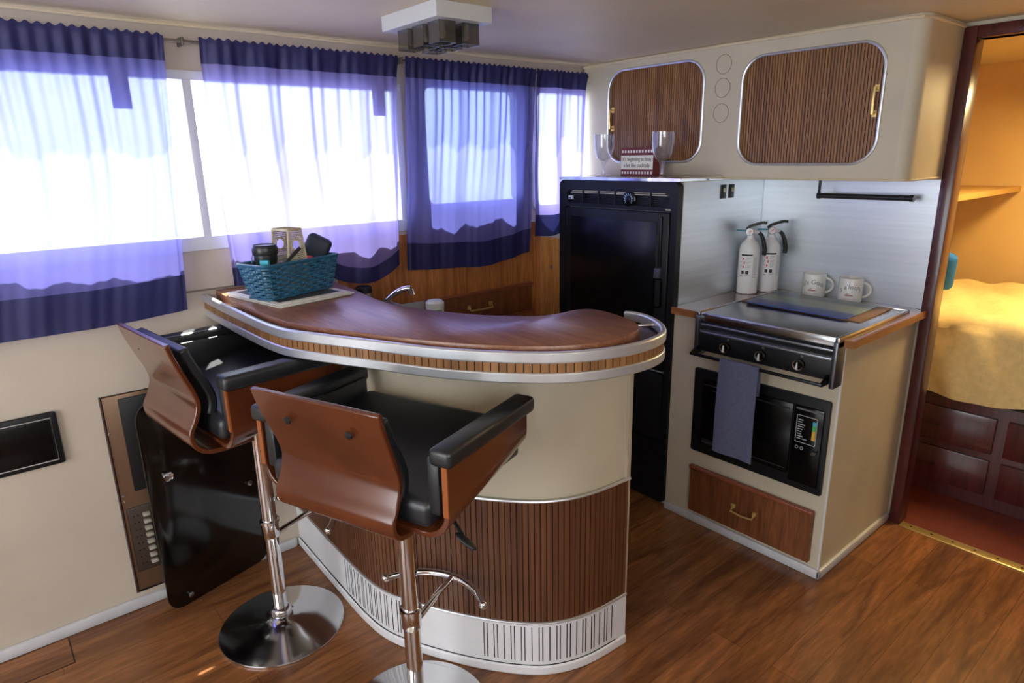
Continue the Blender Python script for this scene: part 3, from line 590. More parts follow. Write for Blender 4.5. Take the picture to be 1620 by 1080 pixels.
# ================================================================== GALLEY (stove side)
t = thing('base_cabinet', 'cream galley base cabinet with a teak drawer under the oven', 'cabinet', (1.15, 2.45, 0))
b = B(); b.box(0.8085, 1.488, 2.165, 2.784, 0.0, 0.881); b.build('body', cream, t, smooth=0)
b = B(); b.box(0.8085, 1.500, 2.153, 2.167, 0, 0.036, bev=0.005); b.box(1.486, 1.500, 2.153, 2.766, 0, 0.036, bev=0.005); b.build('skirting', white_base, t)
b = B(); b.box(1.484, 1.491, 2.1642, 2.170, 0.036, 0.88); b.build('corner_strip', mat('corner_light', (206, 206, 204), 0.4), t, smooth=0)
b = B(); b.box(0.940, 1.455, 2.145, 2.166, 0.055, 0.250); dr = b.build('drawer', drawer_m, t, bev=0.002)
b = B(); b.tube([(0.937, 2.147, 0.256), (1.458, 2.147, 0.256)], 0.0, sq=(0.020, 0.014)); b.build('drawer_lip', drawer_lip, dr, bev=0.003)
def pull(x0, x1, y, z, parent, ax='x'):
    b = B()
    if ax == 'x':
        b.box(x0-0.008, x0+0.008, y-0.012, y, z, z+0.018, bev=0.002); b.box(x1-0.008, x1+0.008, y-0.012, y, z, z+0.018, bev=0.002)
        b.tube([(x0, y-0.008, z+0.006), (x0, y-0.024, z-0.006), ((x0+x1)/2, y-0.026, z-0.010), (x1, y-0.024, z-0.006), (x1, y-0.008, z+0.006)], 0.0042, 8)
    b.build('handle', brass, parent)
pull(1.150, 1.240, 2.145, 0.152, dr)
t = thing('worktop', 'brown laminate worktop with orange wood edge around the cooktop', 'worktop', (1.16, 2.46, 0.882))
b = B()
for q in ((0.8085, 0.9485, 2.150, 2.785), (1.4915, 1.515, 2.150, 2.767), (0.9485, 1.4915, 2.6905, 2.785)): b.box(*q, 0.884, 0.9075)
b.build('surface', counter_m, t, smooth=0)
b = B(); b.box(0.8085, 0.9485, 2.141, 2.150, 0.882, 0.9078); b.build('edge', edge_m, t, smooth=0)
b = B(); b.box(1.4915, 1.523, 2.141, 2.150, 0.882, 0.9078); b.box(1.515, 1.523, 2.150, 2.765, 0.882, 0.9078); b.build('edge', edge_m, t, smooth=0)
b = B(); b.box(0.805, 1.499, 2.782, 2.787, 0.908, 1.391); bs = b.build('backsplash', alu_sheet, None, smooth=0); tag(bs, 'brushed aluminium sheet covering the wall behind the stove', 'backsplash')

# cooktop
t = thing('cooktop', 'stainless covered gas cooktop with black three knob front', 'cooktop', (1.22, 2.4, 0.88))
b = B(); b.box(0.956, 1.482, 2.130, 2.158, 0.766, 0.905); b.box(0.956, 1.482, 2.158, 2.684, 0.885, 0.908); b.build('housing', black_pl, t, smooth=0)
b = B(); b.box(0.966, 1.474, 2.118, 2.678, 0.908, 0.9165, bev=0.002); b.box(0.966, 1.474, 2.115, 2.121, 0.886, 0.914, bev=0.002); b.build('lid', steel, t)
b = B(); b.box(0.950, 0.962, 2.108, 2.689, 0.884, 0.920, bev=0.002); b.box(1.478, 1.490, 2.108, 2.689, 0.884, 0.920, bev=0.002); b.box(0.95, 1.49, 2.679, 2.690, 0.884, 0.920, bev=0.002); b.build('side_frame', steel, t)
for x in (0.950, 1.474):
    b = B(); b.box(x, x+0.016, 2.102, 2.1635, 0.745, 0.905, bev=0.003); b.build('end_bracket', mat('bracket_steel', (110, 114, 122), 0.3, metal=0.9), t)
b = B(); b.box(0.968, 1.472, 2.112, 2.131, 0.868, 0.876, bev=0.002); b.box(0.968, 1.472, 2.108, 2.131, 0.838, 0.848, bev=0.003); b.box(0.968, 1.472, 2.110, 2.131, 0.8495, 0.852); b.build('vent_bars', mat('bar_satin', (150, 158, 168), 0.3, metal=0.8), t)
b = B(); b.box(0.967, 1.473, 2.114, 2.131, 0.768, 0.838, bev=0.002); cp = b.build('control_panel', black_frame, t)
for x in (1.088, 1.229, 1.371):
    b = B(); b.tube([(x+0.0035*math.cos(a), 2.1135, 0.832+0.0035*math.sin(a)) for a in [2*PI*i/16 for i in range(16)]], 0.0007, 6, closed=True)
    b.build('burner_mark', mat('mark_grey', (150, 150, 155), 0.4), cp)
for x in (1.084, 1.226, 1.367):
    F0 = FRONT(x, 2.114, 0.803); b = B(); b.lathe([(0.0175, 0), (0.0175, 0.010), (0.0155, 0.016)], 32, F0); kn = b.build('knob', black_gl, cp)
    b = B(); b.lathe([(0.0145, 0.0155), (0.0185, 0.012), (0.0195, 0.015), (0.0185, 0.019), (0.0150, 0.0185), (0.0145, 0.0155)], 32, F0, cap=False); b.build('knob_ring', chrome, kn)
    b = B(); b.prism([(-0.0075, -0.016), (0.001, -0.016), (-0.0005, 0.010), (-0.003, 0.010)], 0.016, 0.022, F0, bev=0.001); b.build('knob_pointer', mat('pointer_white', (225, 225, 225), 0.3), kn)
b = B(); b.box(0.958, 1.468, 2.064, 2.076, 0.757, 0.768, bev=0.003)
for x in (0.958, 1.460): b.prism([(2.066, 0.757), (2.128, 0.757), (2.128, 0.790), (2.112, 0.790), (2.072, 0.768), (2.066, 0.768)], x, x+0.009, frame((0, 0, 0), (0, 1, 0), (0, 0, 1), (1, 0, 0)))
b.build('towel_rail', mat('rail_black', (24, 25, 28), 0.25, metal=0.4), t)
# towel over the rail
tw = mat('towel_slate_blue', (92, 96, 122), 0.9, var=0.12, vscale=90, bump=0.6, bscale=500)
def towel(u, v):
    s = v*0.40; x = 1.098+0.150*u+0.008*math.sin(v*3)*(0.5-u)-0.006*v
    if s < 0.015: return (x, 2.083-s*0.6, 0.757+0.012)
    z = 0.7705-(s-0.020)
    return (x, 2.058-0.003*math.sin(u*7+v*2)*v, z)
b = B()
def tw2(u, v):
    L_ = 0.50; s = v*L_; x = 1.096+0.152*u-0.007*v*(1-u)+0.004*u*v
    wob = 0.0035*math.sin(u*8+v*3)*min(1, v*2)
    if s < 0.11: return (x, 2.0795, 0.66+s)
    if s < 0.135: a = (s-0.11)/0.025*PI; return (x, 2.0682+0.0112*math.cos(a), 0.770+0.004*math.sin(a))
    return (x, 2.0570+wob-0.006*math.sin(min(1, (s-0.135)/0.34)*PI), 0.770-(s-0.135))
b.grid(tw2, 18, 80, thick=0.003); o = b.build('dish_towel', tw, None, smooth=60); tag(o, 'slate blue dish towel hanging over the cooktop rail', 'towel')
# microwave oven
t = thing('microwave_oven', 'built-in black microwave oven below the cooktop', 'microwave', (1.20, 2.15, 0.5))
b = B(); b.prism(rrect(0.930, 1.470, 0.327, 0.681, 0.008), 0, 0.0135, XYtoXZ(2.1645), bev=0.002); b.build('trim_frame', black_frame, t)
b = B(); b.box(0.975, 1.345, 2.143, 2.152, 0.375, 0.645, bev=0.002); dr = b.build('door', black_gl, t)
b = B(); b.box(0.985, 1.335, 2.1405, 2.144, 0.622, 0.626); b.box(0.985, 1.335, 2.1405, 2.144, 0.392, 0.395); b.box(1.02, 1.10, 2.1405, 2.144, 0.604, 0.606); b.build('door_bars', mat('bar_grey', (70, 72, 76), 0.3, metal=0.6), dr)
b = B(); b.box(0.985, 1.060, 2.1415, 2.144, 0.379, 0.388); b.build('door_text_strip', mat('strip_dim', (60, 60, 60), 0.4), dr, smooth=0)
b = B(); b.box(1.350, 1.455, 2.143, 2.152, 0.355, 0.645, bev=0.002); cp = b.build('control_panel', black_gl, t)
b = B(); b.box(1.358, 1.452, 2.1405, 2.144, 0.632, 0.638); b.build('display', mat('bar_grey2', (104, 104, 106), 0.3), cp)
b = B(); fr_ = XYtoXZ(2.1428); b.holed(rrect(1.363, 1.436, 0.510, 0.612, 0.003), [rrect(1.3645, 1.4345, 0.5115, 0.6105, 0.0025)], 0, 0.0008, fr_); b.build('label_outline', mat('print_white', (200, 204, 204), 0.5), cp, smooth=0)
for k, (c_, z0, z1) in enumerate((((70, 170, 210), 0.5845, 0.598), ((60, 170, 90), 0.5645, 0.5845), ((216, 166, 60), 0.530, 0.5645))):
    b = B(); b.box(1.421, 1.4325, 2.1418, 2.1430, z0, z1); b.build('colour_bar', mat('bar_%d' % k, c_, 0.5), cp, smooth=0)
wh = mat('print_white', (200, 204, 204), 0.5)
for k, (s_, w_) in enumerate((('POWER', 1), ('HIGH', 1), ('DEFROST', 1), ('SIMMER', 1), ('ROAST', 1), ('BAKE', 1), ('WARM', 1), ('REHEAT', 1), ('FULL POWER', 1))):
    b = B(); L_ = len(s_)*0.0034; x = 1.369
    for c_ in s_:
        if c_ != ' ': b.box(x, x+0.0026, 2.1420, 2.1430, 0.5935-k*0.0088, 0.5965-k*0.0088)
        x += 0.0036
    b.build('print_line', wh, cp, smooth=0)
b = B()
for x in (1.372, 1.390): b.tube([(x+0.005*math.cos(a), 2.1425, 0.490+0.0055*math.sin(a)) for a in [2*PI*i/16 for i in range(16)]], 0.0008, 6, closed=True)
b.build('print_rings', wh, cp)
b = B(); b.lathe([(0.009, 0), (0.007, 0.010)], 20, FRONT(1.437, 2.143, 0.487)); b.box(-0.011, 0.011, -0.003, 0.003, 0.006, 0.012, FRONT(1.437, 2.143, 0.487) @ Matrix.Rotation(0.5, 4, 'Z')); b.build('dial', steel, cp)

# items on the stove
t = thing('wooden_board', 'brown wooden board on the cooktop, under the glass cutting board', 'board', (1.2, 2.5, 0.9168))
b = B(); b.prism([(0.966, 2.396), (1.444, 2.366), (1.436, 2.655), (0.975, 2.668)], 0.9168, 0.9228, bev=0.0015); b.build('board', wood('board_brown', (128, 94, 66), (164, 124, 90), (3, 20, 20), 2, 0.5), t)
t = thing('glass_cutting_board', 'glass cutting board printed grey green and blue lying on the wooden board', 'cutting board', (1.2, 2.5, 0.923))
m = bpy.data.materials.new('board_print'); m.use_nodes = True; nt = m.node_tree; pb = nt.nodes['Principled BSDF']; pb.inputs['Roughness'].default_value = 0.3; pb.inputs['Specular IOR Level'].default_value = 0.3
tc = nt.nodes.new('ShaderNodeTexCoord'); sp = nt.nodes.new('ShaderNodeSeparateXYZ'); nt.links.new(tc.outputs['Object'], sp.inputs[0])
nz = nt.nodes.new('ShaderNodeTexNoise'); nz.inputs['Scale'].default_value = 7; nz.inputs['Detail'].default_value = 5; nt.links.new(tc.outputs['Object'], nz.inputs[0])
ma = nt.nodes.new('ShaderNodeMath'); ma.operation = 'MULTIPLY_ADD'; ma.inputs[1].default_value = 0.05; nt.links.new(nz.outputs[0], ma.inputs[0]); nt.links.new(sp.outputs[1], ma.inputs[2])
rp_ = nt.nodes.new('ShaderNodeValToRGB'); mr = nt.nodes.new('ShaderNodeMapRange'); mr.inputs[1].default_value = -0.13; mr.inputs[2].default_value = 0.20
nt.links.new(ma.outputs[0], mr.inputs[0]); nt.links.new(mr.outputs[0], rp_.inputs[0]); cr_ = rp_.color_ramp
cr_.elements[0].position = 0.0; cr_.elements[0].color = (*lin((70, 90, 150)), 1); cr_.elements[1].position = 1.0; cr_.elements[1].color = (*lin((140, 160, 168)), 1)
e = cr_.elements.new(0.26); e.color = (*lin((84, 100, 158)), 1); e = cr_.elements.new(0.34); e.color = (*lin((138, 154, 152)), 1); e = cr_.elements.new(0.62); e.color = (*lin((156, 170, 158)), 1); e = cr_.elements.new(0.70); e.color = (*lin((110, 130, 142)), 1)
nt.links.new(rp_.outputs[0], pb.inputs['Base Color'])
b = B(); b.prism([(1.012, 2.360), (1.385, 2.352), (1.402, 2.368), (1.398, 2.628), (1.385, 2.640), (1.01, 2.652), (0.990, 2.640), (0.996, 2.372)], 0.9230, 0.9280, bev=0.0012); b.build('board', m, t)

def extinguisher(x, y, a, lab):
    t = thing('fire_extinguisher', lab, 'fire extinguisher', (x, y, 0.908), 'white fire extinguishers on the worktop')
    t.location = (x, y, 0.908); M0 = Matrix.Translation((x, y, 0.908)) @ Matrix.Rotation(a, 4, 'Z')
    wt = mat('extinguisher_white', (232, 234, 238), 0.25)
    b = B(); b.lathe([(0.039, 0), (0.043, 0.004), (0.043, 0.185), (0.040, 0.205), (0.031, 0.222), (0.0185, 0.234), (0.0160, 0.240), (0.0160, 0.258)], 40, M0); cy = b.build('cylinder', wt, t)
    def wrap(v, R=0.0434): return Vector((R*math.sin(v.x/0.0434)*(1+v.z), -R*math.cos(v.x/0.0434)*(1+v.z), v.y))
    def strip(nm, rects, mm):
        b = B()
        for (u0, u1, z0, z1) in rects:
            n = max(1, int((u1-u0)/0.003)); tm = bmesh.new(); G = []
            for i in range(n+1):
                u = u0+(u1-u0)*i/n; G.append([tm.verts.new((0.0436*math.sin(u/0.0434), -0.0436*math.cos(u/0.0434), z)) for z in (z0, z1)])
            for i in range(n): tm.faces.new((G[i][0], G[i+1][0], G[i+1][1], G[i][1]))
            b.add(tm, M0)
        return b.build(nm, mm, cy, smooth=0)
    strip('label_header', [(-0.026, 0.022, 0.166, 0.173)], black_pl)
    strip('label_red_figures', [(-0.020, -0.012, 0.148, 0.157), (-0.013, -0.008, 0.130, 0.142), (-0.018, -0.011, 0.114, 0.123)], mat('label_red', (214, 70, 84), 0.5))
    strip('label_black_squares', [(-0.022, -0.010, 0.088, 0.102), (-0.003, 0.009, 0.088, 0.102)], black_pl)
    strip('label_pictograms', [(-0.019, -0.014, 0.091, 0.096), (0.0, 0.004, 0.093, 0.099)], wt)
    strip('label_text_lines', [(-0.027, -0.023, z, z+0.004) for z in (0.156, 0.138, 0.120)]+[(-0.006+0.002*(k % 2), 0.018-0.004*(k % 3), z, z+0.0012) for k, z in enumerate([0.158, 0.154, 0.149, 0.140, 0.136, 0.131, 0.124, 0.119, 0.114, 0.082, 0.079])]+[(0.026, 0.044, 0.160-0.0045*k, 0.1612-0.0045*k) for k in range(20)]+[(-0.028, -0.016, 0.076, 0.080)], mat('label_grey', (130, 130, 138), 0.5))
    b = B(); b.box(-0.014, 0.014, -0.014, 0.014, 0.252, 0.280, M0, bev=0.004); b.cyl(M0 @ Vector((0.01, 0, 0.266)), M0 @ Vector((0.034, 0.004, 0.262)), 0.008); b.build('valve', mat('valve_white', (214, 216, 218), 0.35), t)
    b = B(); b.lathe([(0.0165, 0), (0.0165, 0.006), (0.0145, 0.008)], 28, M0 @ FRONT(-0.002, -0.014, 0.266)); gg = b.build('gauge', steel, t)
    b = B(); b.lathe([(0.0130, 0.008), (0.0130, 0.0085)], 28, M0 @ FRONT(-0.002, -0.014, 0.266)); gf = b.build('gauge_face', mat('gauge_white', (220, 216, 216), 0.3), gg)
    b = B(); b.box(-0.002, 0.009, -0.002, 0.001, 0.0085, 0.009, M0 @ FRONT(-0.002, -0.014, 0.266) @ Matrix.Rotation(0.8, 4, 'Z')); b.build('gauge_needle', mat('label_red', (214, 70, 84), 0.5), gf)
    b = B(); b.tube([M0 @ Vector(p) for p in ((-0.018, 0, 0.276), (-0.006, 0, 0.288), (0.02, 0, 0.298), (0.045, 0, 0.305), (0.062, 0, 0.304))], 0.0, sq=(0.022, 0.011)); b.build('top_lever', black_pl, t, bev=0.002)
    b = B(); b.tube([M0 @ Vector(p) for p in ((0.032, 0.004, 0.262), (0.044, 0.002, 0.250), (0.055, 0, 0.225), (0.062, 0, 0.190), (0.060, 0, 0.168))], [0.008, 0.008, 0.009, 0.010, 0.009], 12); b.build('hose', black_pl, t)
    b = B(); b.cyl(M0 @ Vector((-0.060, -0.004, 0.270)), M0 @ Vector((-0.010, -0.004, 0.270)), 0.003); b.build('pin', mat('pin_teal', (40, 140, 160), 0.4), t)
    return t
extinguisher(0.862, 2.606, math.radians(20), 'white fire extinguisher standing nearest the refrigerator side')
extinguisher(0.902, 2.706, math.radians(36), 'white fire extinguisher standing behind the other, beside the mugs')

def mug(x, y, lab, body, mirror, yaw):
    t = thing('coffee_mug', lab, 'mug', (x, y, 0.908), 'white printed mugs behind the cooktop'); ce = mat('ceramic_white', (230, 230, 228), 0.2)
    M0 = Matrix.Translation((x, y, 0.908))
    b = B(); b.lathe([(0.041, 0), (0.045, 0.004), (0.045, 0.096), (0.0435, 0.099), (0.0415, 0.096), (0.0415, 0.008), (0.001, 0.006)], 40, M0, cap=False); cy = b.build('cup', ce, t)
    # handle points right as seen from the room
    M1 = M0 @ Matrix.Rotation(math.radians(26), 4, 'Z')
    b = B(); b.tube([M1 @ Vector((0.042+0.030*math.sin(a), 0, 0.049+0.030*math.cos(a))) for a in [PI*i/16 for i in range(17)]], 0.0055, 10); b.build('handle', ce, t)
    R = 0.0453
    def cv(v):
        u = -v.x if mirror else v.x; a = u/R; arch = -abs(u)**2*9
        return Vector((R*math.sin(a), -R*math.cos(a), v.y+arch))
    M2 = M0 @ Matrix.Rotation(yaw, 4, 'Z')
    text('lettering', body, 0.027, mat('mug_ink', (110, 122, 134), 0.5), cy, M2 @ Matrix.Translation((0, 0, 0.058)), curve=lambda v: cv(v))
    def decal(nm, rects, mm):
        b = B()
        for (u0, u1, z0, z1, sl) in rects:
            tm = bmesh.new(); G = []
            for i in range(7):
                u = u0+(u1-u0)*i/6; dz = sl*(u-u0); G.append([tm.verts.new((R*math.sin(u/R), -R*math.cos(u/R), z+dz)) for z in (z0, z1)])
            for i in range(6): tm.faces.new((G[i][0], G[i+1][0], G[i+1][1], G[i][1]))
            b.add(tm, M2)
        b.build(nm, mm, cy, smooth=0)
    k = -1 if mirror else 1
    decal('boat_drawing', [(-0.018, 0.012, 0.030, 0.034, 0), (-0.014, -0.002, 0.036, 0.0385, 0), (-0.020, 0.016, 0.0275, 0.0285, 0)], mat('mug_red', (158, 96, 100), 0.5))
    decal('water_lines', [(-0.028, 0.022, 0.018, 0.019, 0), (-0.026, 0.026, 0.014, 0.0147, 0)], mat('mug_line', (150, 146, 150), 0.5))
mug(1.095, 2.7363, 'white mug beside the fire extinguishers printed with a boat, its goal lettering readable', "d's Goal", False, math.radians(20))
mug(1.246, 2.7363, 'white mug nearest the door frame, its curved lettering reading mirrored', "Pool's g", True, math.radians(20))
# under-cabinet bar and switches
t = thing('paper_towel_bar', 'black paper towel bar hanging under the upper cabinet', 'towel holder', (1.26, 2.70, 1.39))
b = B(); b.cyl((1.082, 2.72, 1.326), (1.432, 2.72, 1.326), 0.0105); b.cyl((1.424, 2.72, 1.326), (1.438, 2.72, 1.326), 0.0125); b.cyl((1.078, 2.72, 1.326), (1.090, 2.72, 1.326), 0.0125); b.build('bar', mat('bar_black', (34, 34, 38), 0.35), t)
b = B(); b.box(1.080, 1.087, 2.712, 2.728, 1.326, 1.391); b.build('arm', black_pl, t, bev=0.002)
for y, lab in ((2.462, 'black switch plate nearer the front on the refrigerator side cladding'), (2.522, 'black switch plate nearer the corner on the refrigerator side cladding')):
    t = thing('light_switch', lab, 'switch', (0.805, y, 1.36), 'black switch plates'); b = B(); b.box(0.804, 0.808, y-0.018, y+0.018, 1.318, 1.374, bev=0.001); b.build('plate', black_pl, t)
    b = B(); b.box(0.808, 0.817, y-0.005, y+0.005, 1.344, 1.360, bev=0.001); b.build('toggle', mat('toggle_ivory', (170, 166, 156), 0.4), t)

# ================================================================== LEFT WALL: electric panel, smoked door, framed holder
t = thing('electrical_panel', 'bronze electrical panel set in the left wall with breaker switches', 'electrical panel', (0, 0.45, 0.42))
b = B(); b.box(0, 0.006, 0.252, 0.672, 0.062, 0.778, bev=0.004); b.build('back_plate', mat('bronze_plate', (120, 94, 74), 0.35, metal=0.6), t, label='bronze metal back plate')
b = B(); b.tube([(0.006, y, z) for y, z in ((0.250, 0.060), (0.250, 0.780), (0.674, 0.780), (0.674, 0.060))], 0.0045, 8, closed=True); b.build('rim', mat('rim_bronze', (96, 78, 74), 0.3, metal=0.8), t)
b = B(); b.box(0.006, 0.014, 0.297, 0.660, 0.435, 0.765, bev=0.003); b.build('instrument_plate', black_pl, t)
b = B(); b.box(0.006, 0.011, 0.262, 0.640, 0.135, 0.378, bev=0.004); bkp = b.build('breaker_plate', mat('breaker_plate', (58, 46, 38), 0.4), t)
for i in range(8):
    z = 0.345-i*0.026; b = B(); b.box(0.011, 0.028, 0.306, 0.328, z-0.004, z+0.007, bev=0.002); b.build('breaker_toggle', mat('toggle_grey', (168, 164, 150), 0.35), bkp)
b = B()
for i in range(8):
    for y in (0.280, 0.292): b.sphere((0.011, y, 0.345-i*0.026), (0.0015, 0.003, 0.003), seg=8)
b.build('label_dots', black_pl, bkp)
b = B()
for (y, z) in ((0.256, 0.655), (0.262, 0.43), (0.262, 0.41), (0.64, 0.745), (0.31, 0.45), (0.31, 0.62)): b.sphere((0.012, y, z), (0.002, 0.004, 0.004), seg=8)
b.build('screws', chrome, t)
t = thing('smoked_panel_door', 'dark smoked acrylic door with rounded corners swung open over the electrical panel', 'door panel', (0.02, 0.705, 0.01))
ang = math.atan2(0.126-0.008, 0.705-0.317)
md_ = frame((0.020, 0.705, 0.0), (math.sin(ang), -math.cos(ang), 0), (0, 0, 1), (-math.cos(ang), -math.sin(ang), 0))
sm_ = glassy('smoked_sheet', (0.16, 0.14, 0.13), 0.12, 0.14, opacity=0.45, opcol=(12, 11, 11))
b = B(); b.prism(rrect(0.0, 0.406, 0.012, 0.770, 0.055), -0.003, 0.003, md_, bev=0.0015); b.build('sheet', sm_, t, smooth=30)
for (u, z) in ((0.340, 0.506),):
    b = B(); b.lathe([(0.013, -0.012), (0.016, -0.014), (0.017, -0.011), (0.016, -0.004), (0.013, -0.003)], 28, md_ @ Matrix.Translation((u, z, 0)) ); b.build('latch_ring', chrome, t)
for (u, z) in ((0.330, 0.045), (0.05, 0.35), (0.05, 0.70)):
    b = B(); b.lathe([(0.010, -0.003), (0.010, -0.010), (0.006, -0.012)], 20, md_ @ Matrix.Translation((u, z, 0))); b.build('stud', mat('stud_grey', (150, 150, 150), 0.25, metal=1), t)
t = thing('wall_instrument', 'dark framed instrument on the left wall at the picture edge', 'instrument', (0, 0.0, 0.68))
b = B(); b.box(0, 0.018, -0.16, 0.130, 0.60, 0.772, bev=0.008); b.build('frame', black_frame, t)
b = B(); b.box(0.018, 0.020, -0.135, 0.108, 0.622, 0.750, bev=0.001); b.build('face', black_gl, t)
b = B(); b.tube([(0.020, y, z) for y, z in ((-0.14, 0.618), (-0.14, 0.755), (0.113, 0.755), (0.113, 0.618))], 0.0018, 6, closed=True); b.build('bead', alu, t)

# ================================================================== BEHIND THE BAR
t = thing('galley_drawer', 'teak drawer front with brass handle in the panelling behind the bar', 'drawer', (0.02, 1.78, 0.85))
b = B(); b.box(0.012, 0.028, 1.488, 2.085, 0.778, 0.905, bev=0.002); b.build('front', drawer_m, t)
b = B(); b.box(0.012, 0.036, 1.480, 2.092, 0.903, 0.914, bev=0.003); b.box(0.012, 0.036, 1.480, 2.092, 0.768, 0.779, bev=0.003); b.box(0.012, 0.032, 1.478, 1.488, 0.77, 0.91, bev=0.003); b.build('moulding', drawer_lip, t)
b = B(); y0, y1, z = 1.700, 1.825, 0.842
for y in (y0, y1): b.box(0.028, 0.040, y-0.009, y+0.009, z-0.002, z+0.018, bev=0.002)
b.tube([(0.036, y0, z+0.004), (0.052, y0, z-0.005), (0.054, (y0+y1)/2, z-0.007), (0.052, y1, z-0.005), (0.036, y1, z+0.004)], 0.0045, 8); b.build('handle', brass, t)
b = B(); b.box(0.012, 0.147, 2.162, 2.180, 0, 1.125); fp = b.build('filler_panel', wood('teak_panel_light', (172, 112, 58), (204, 146, 84), (22, 22, 1.6), 1.8, 0.4, fine=0.3), None, smooth=0)
tag(fp, 'upright light teak board filling the gap left of the refrigerator', 'panel')
b = B()
for (x, z) in ((0.03, 0.80), (0.135, 0.79), (0.135, 1.07)): b.sphere((x, 2.162, z), (0.003, 0.0015, 0.003), seg=8)
b.sphere((0.085, 2.162, 0.985), (0.010, 0.001, 0.010), seg=12); b.build('screw_plugs', mat('plug_grey', (120, 100, 80), 0.5), fp)
t = thing('sink_counter', 'low galley counter with steel sink behind the bar', 'counter', (0.3, 1.5, 0))
b = B(); b.box(0.014, 0.50, 1.07, 2.130, 0.0, 0.715); b.build('cabinet', drawer_m, t, smooth=0)
b = B(); b.holed([(0.014, 1.065), (0.52, 1.065), (0.52, 2.134), (0.014, 2.134)], [rrect(0.16, 0.44, 1.34, 1.70, 0.04)], 0.715, 0.740); b.build('top', counter_m, t, smooth=30)
b = B(); b.grid(lambda u, v: (0.16+0.28*u, 1.34+0.36*v, 0.742-0.14*min(1, 8*min(u, 1-u, v, 1-v))), 24, 24); b.build('sink_bowl', steel, t)
t = thing('faucet', 'chrome curved galley faucet rising behind the bar top', 'faucet', (0.20, 1.155, 0.74))
fpts, _ = spline([(0, 0.745), (0.0, 0.90), (0.02, 0.965), (0.07, 1.012), (0.12, 1.036), (0.155, 1.040)], 30)
fd = Vector((0.25-0.12, 1.26-1.13, 0)).normalized()
F3 = [(0.20+fd.x*p.x*0.85, 1.155+fd.y*p.x*0.85, p.y-0.002) for p in fpts]
b = B(); b.tube(F3, [0.0125-0.002*i/30 for i in range(31)], 14); b.cyl(F3[-1], (F3[-1][0]+0.004, F3[-1][1]+0.004, F3[-1][2]-0.024), 0.012); b.build('spout', chrome, t)
b = B(); b.lathe([(0.028, 0.741), (0.026, 0.765), (0.018, 0.79)], 24, Matrix.Translation((0.20, 1.155, 0))); b.build('base', chrome, t)
t = thing('soap_bottle', 'white plastic bottle with green patch poking above the bar top', 'bottle', (0.395, 1.285, 0.74))
b = B(); b.lathe([(0.030, 0.741), (0.032, 0.76), (0.030, 0.93), (0.034, 0.985), (0.034, 0.995), (0.026, 1.003)], 28, Matrix.Translation((0.395, 1.285, 0))); b.build('body', mat('frosted_white', (214, 220, 222), 0.3), t)
b = B(); b.box(-0.014, 0.016, 0, 0.0012, 0.942, 0.972, frame((0.395+0.0305, 1.285-0.010, 0), (0.33, 0.944, 0), (0.944, -0.33, 0), (0, 0, 1))); b.build('green_patch', mat('patch_green', (70, 150, 60), 0.5), t, smooth=0)
t = thing('jar', 'clear glass jar with dark lid behind the basket', 'jar', (0.085, 1.165, 0.74))
b = B(); b.lathe([(0.030, 0.741), (0.034, 0.75), (0.034, 0.985), (0.028, 1.005)], 28, Matrix.Translation((0.085, 1.165, 0.0))); b.build('body', glassy('jar_glass', (0.9, 0.92, 0.92), 0.3, opacity=0.15, opcol=(220, 214, 200)), t)
b = B(); b.lathe([(0.031, 1.016), (0.031, 1.036), (0.028, 1.040)], 28, Matrix.Translation((0.085, 1.165, -0.012))); b.build('lid', black_pl, t)
t = thing('dish_rack_edge', 'grey plastic dish rack edge beside the white bottle', 'dish rack', (0.30, 1.22, 0.74))
b = B(); b.box(0.30, 0.306, 1.20, 1.30, 0.741, 0.985, bev=0.002); b.box(0.22, 0.306, 1.196, 1.202, 0.741, 0.985, bev=0.002); b.build('side', mat('rack_grey', (150, 152, 156), 0.5), t)

# ================================================================== BASKET AND CONTENTS ON THE BAR
b = B()
pm = mat('placemat_pale', (206, 204, 196), 0.6, bump=0.4, bscale=300)
for k, (dx, dy, r) in enumerate(((0, 0, 0.0), (0.006, 0.004, 0.02), (-0.004, -0.004, -0.02))):
    b = B(); mm_ = Matrix.Translation((0.285+dx, 0.797+dy, 1.0762+0.0042*k)) @ Matrix.Rotation(0.17+r, 4, 'Z')
    b.box(-0.158, 0.158, -0.130, 0.130, 0, 0.004, mm_, bev=0.0015); o = b.build('placemat', pm, None)
    tag(o, ('pale placemat at the bottom of the stack under the basket', 'pale placemat in the middle of the stack under the basket', 'topmost placemat of the stack, dark centred, under the basket')[k], 'placemat', 'placemats stacked under the basket')
    if k == 2: b = B(); b.box(-0.135, 0.135, -0.108, 0.108, 0.004, 0.0046, mm_); b.build('dark_centre', mat('placemat_dark', (62, 64, 66), 0.6), o, smooth=0)
bz = 1.0895
ba = math.atan2(0.294, -0.102); bc = (0.312, 0.798)
Mb = Matrix.Translation((bc[0], bc[1], bz)) @ Matrix.Rotation(ba, 4, 'Z')
t = thing('basket', 'dark teal woven plastic basket standing on the bar by the window', 'basket', (bc[0], bc[1], bz))
weave = mat('teal_weave', (38, 92, 122), 0.35, var=0.15, vscale=20)
H_ = 0.108
def bw(s, h, d=0):   # perimeter point at fraction s, height fraction h
    hx, hy = 0.131+0.022*h+d, 0.050+0.015*h+d; rr = rrect(-hx, hx, -hy, hy, 0.016, 6); n = len(rr); f = (s % 1)*n; i = int(f); a = Vector(rr[i % n]); c = Vector(rr[(i+1) % n])
    # even spacing by length
    return a.lerp(c, f-i)
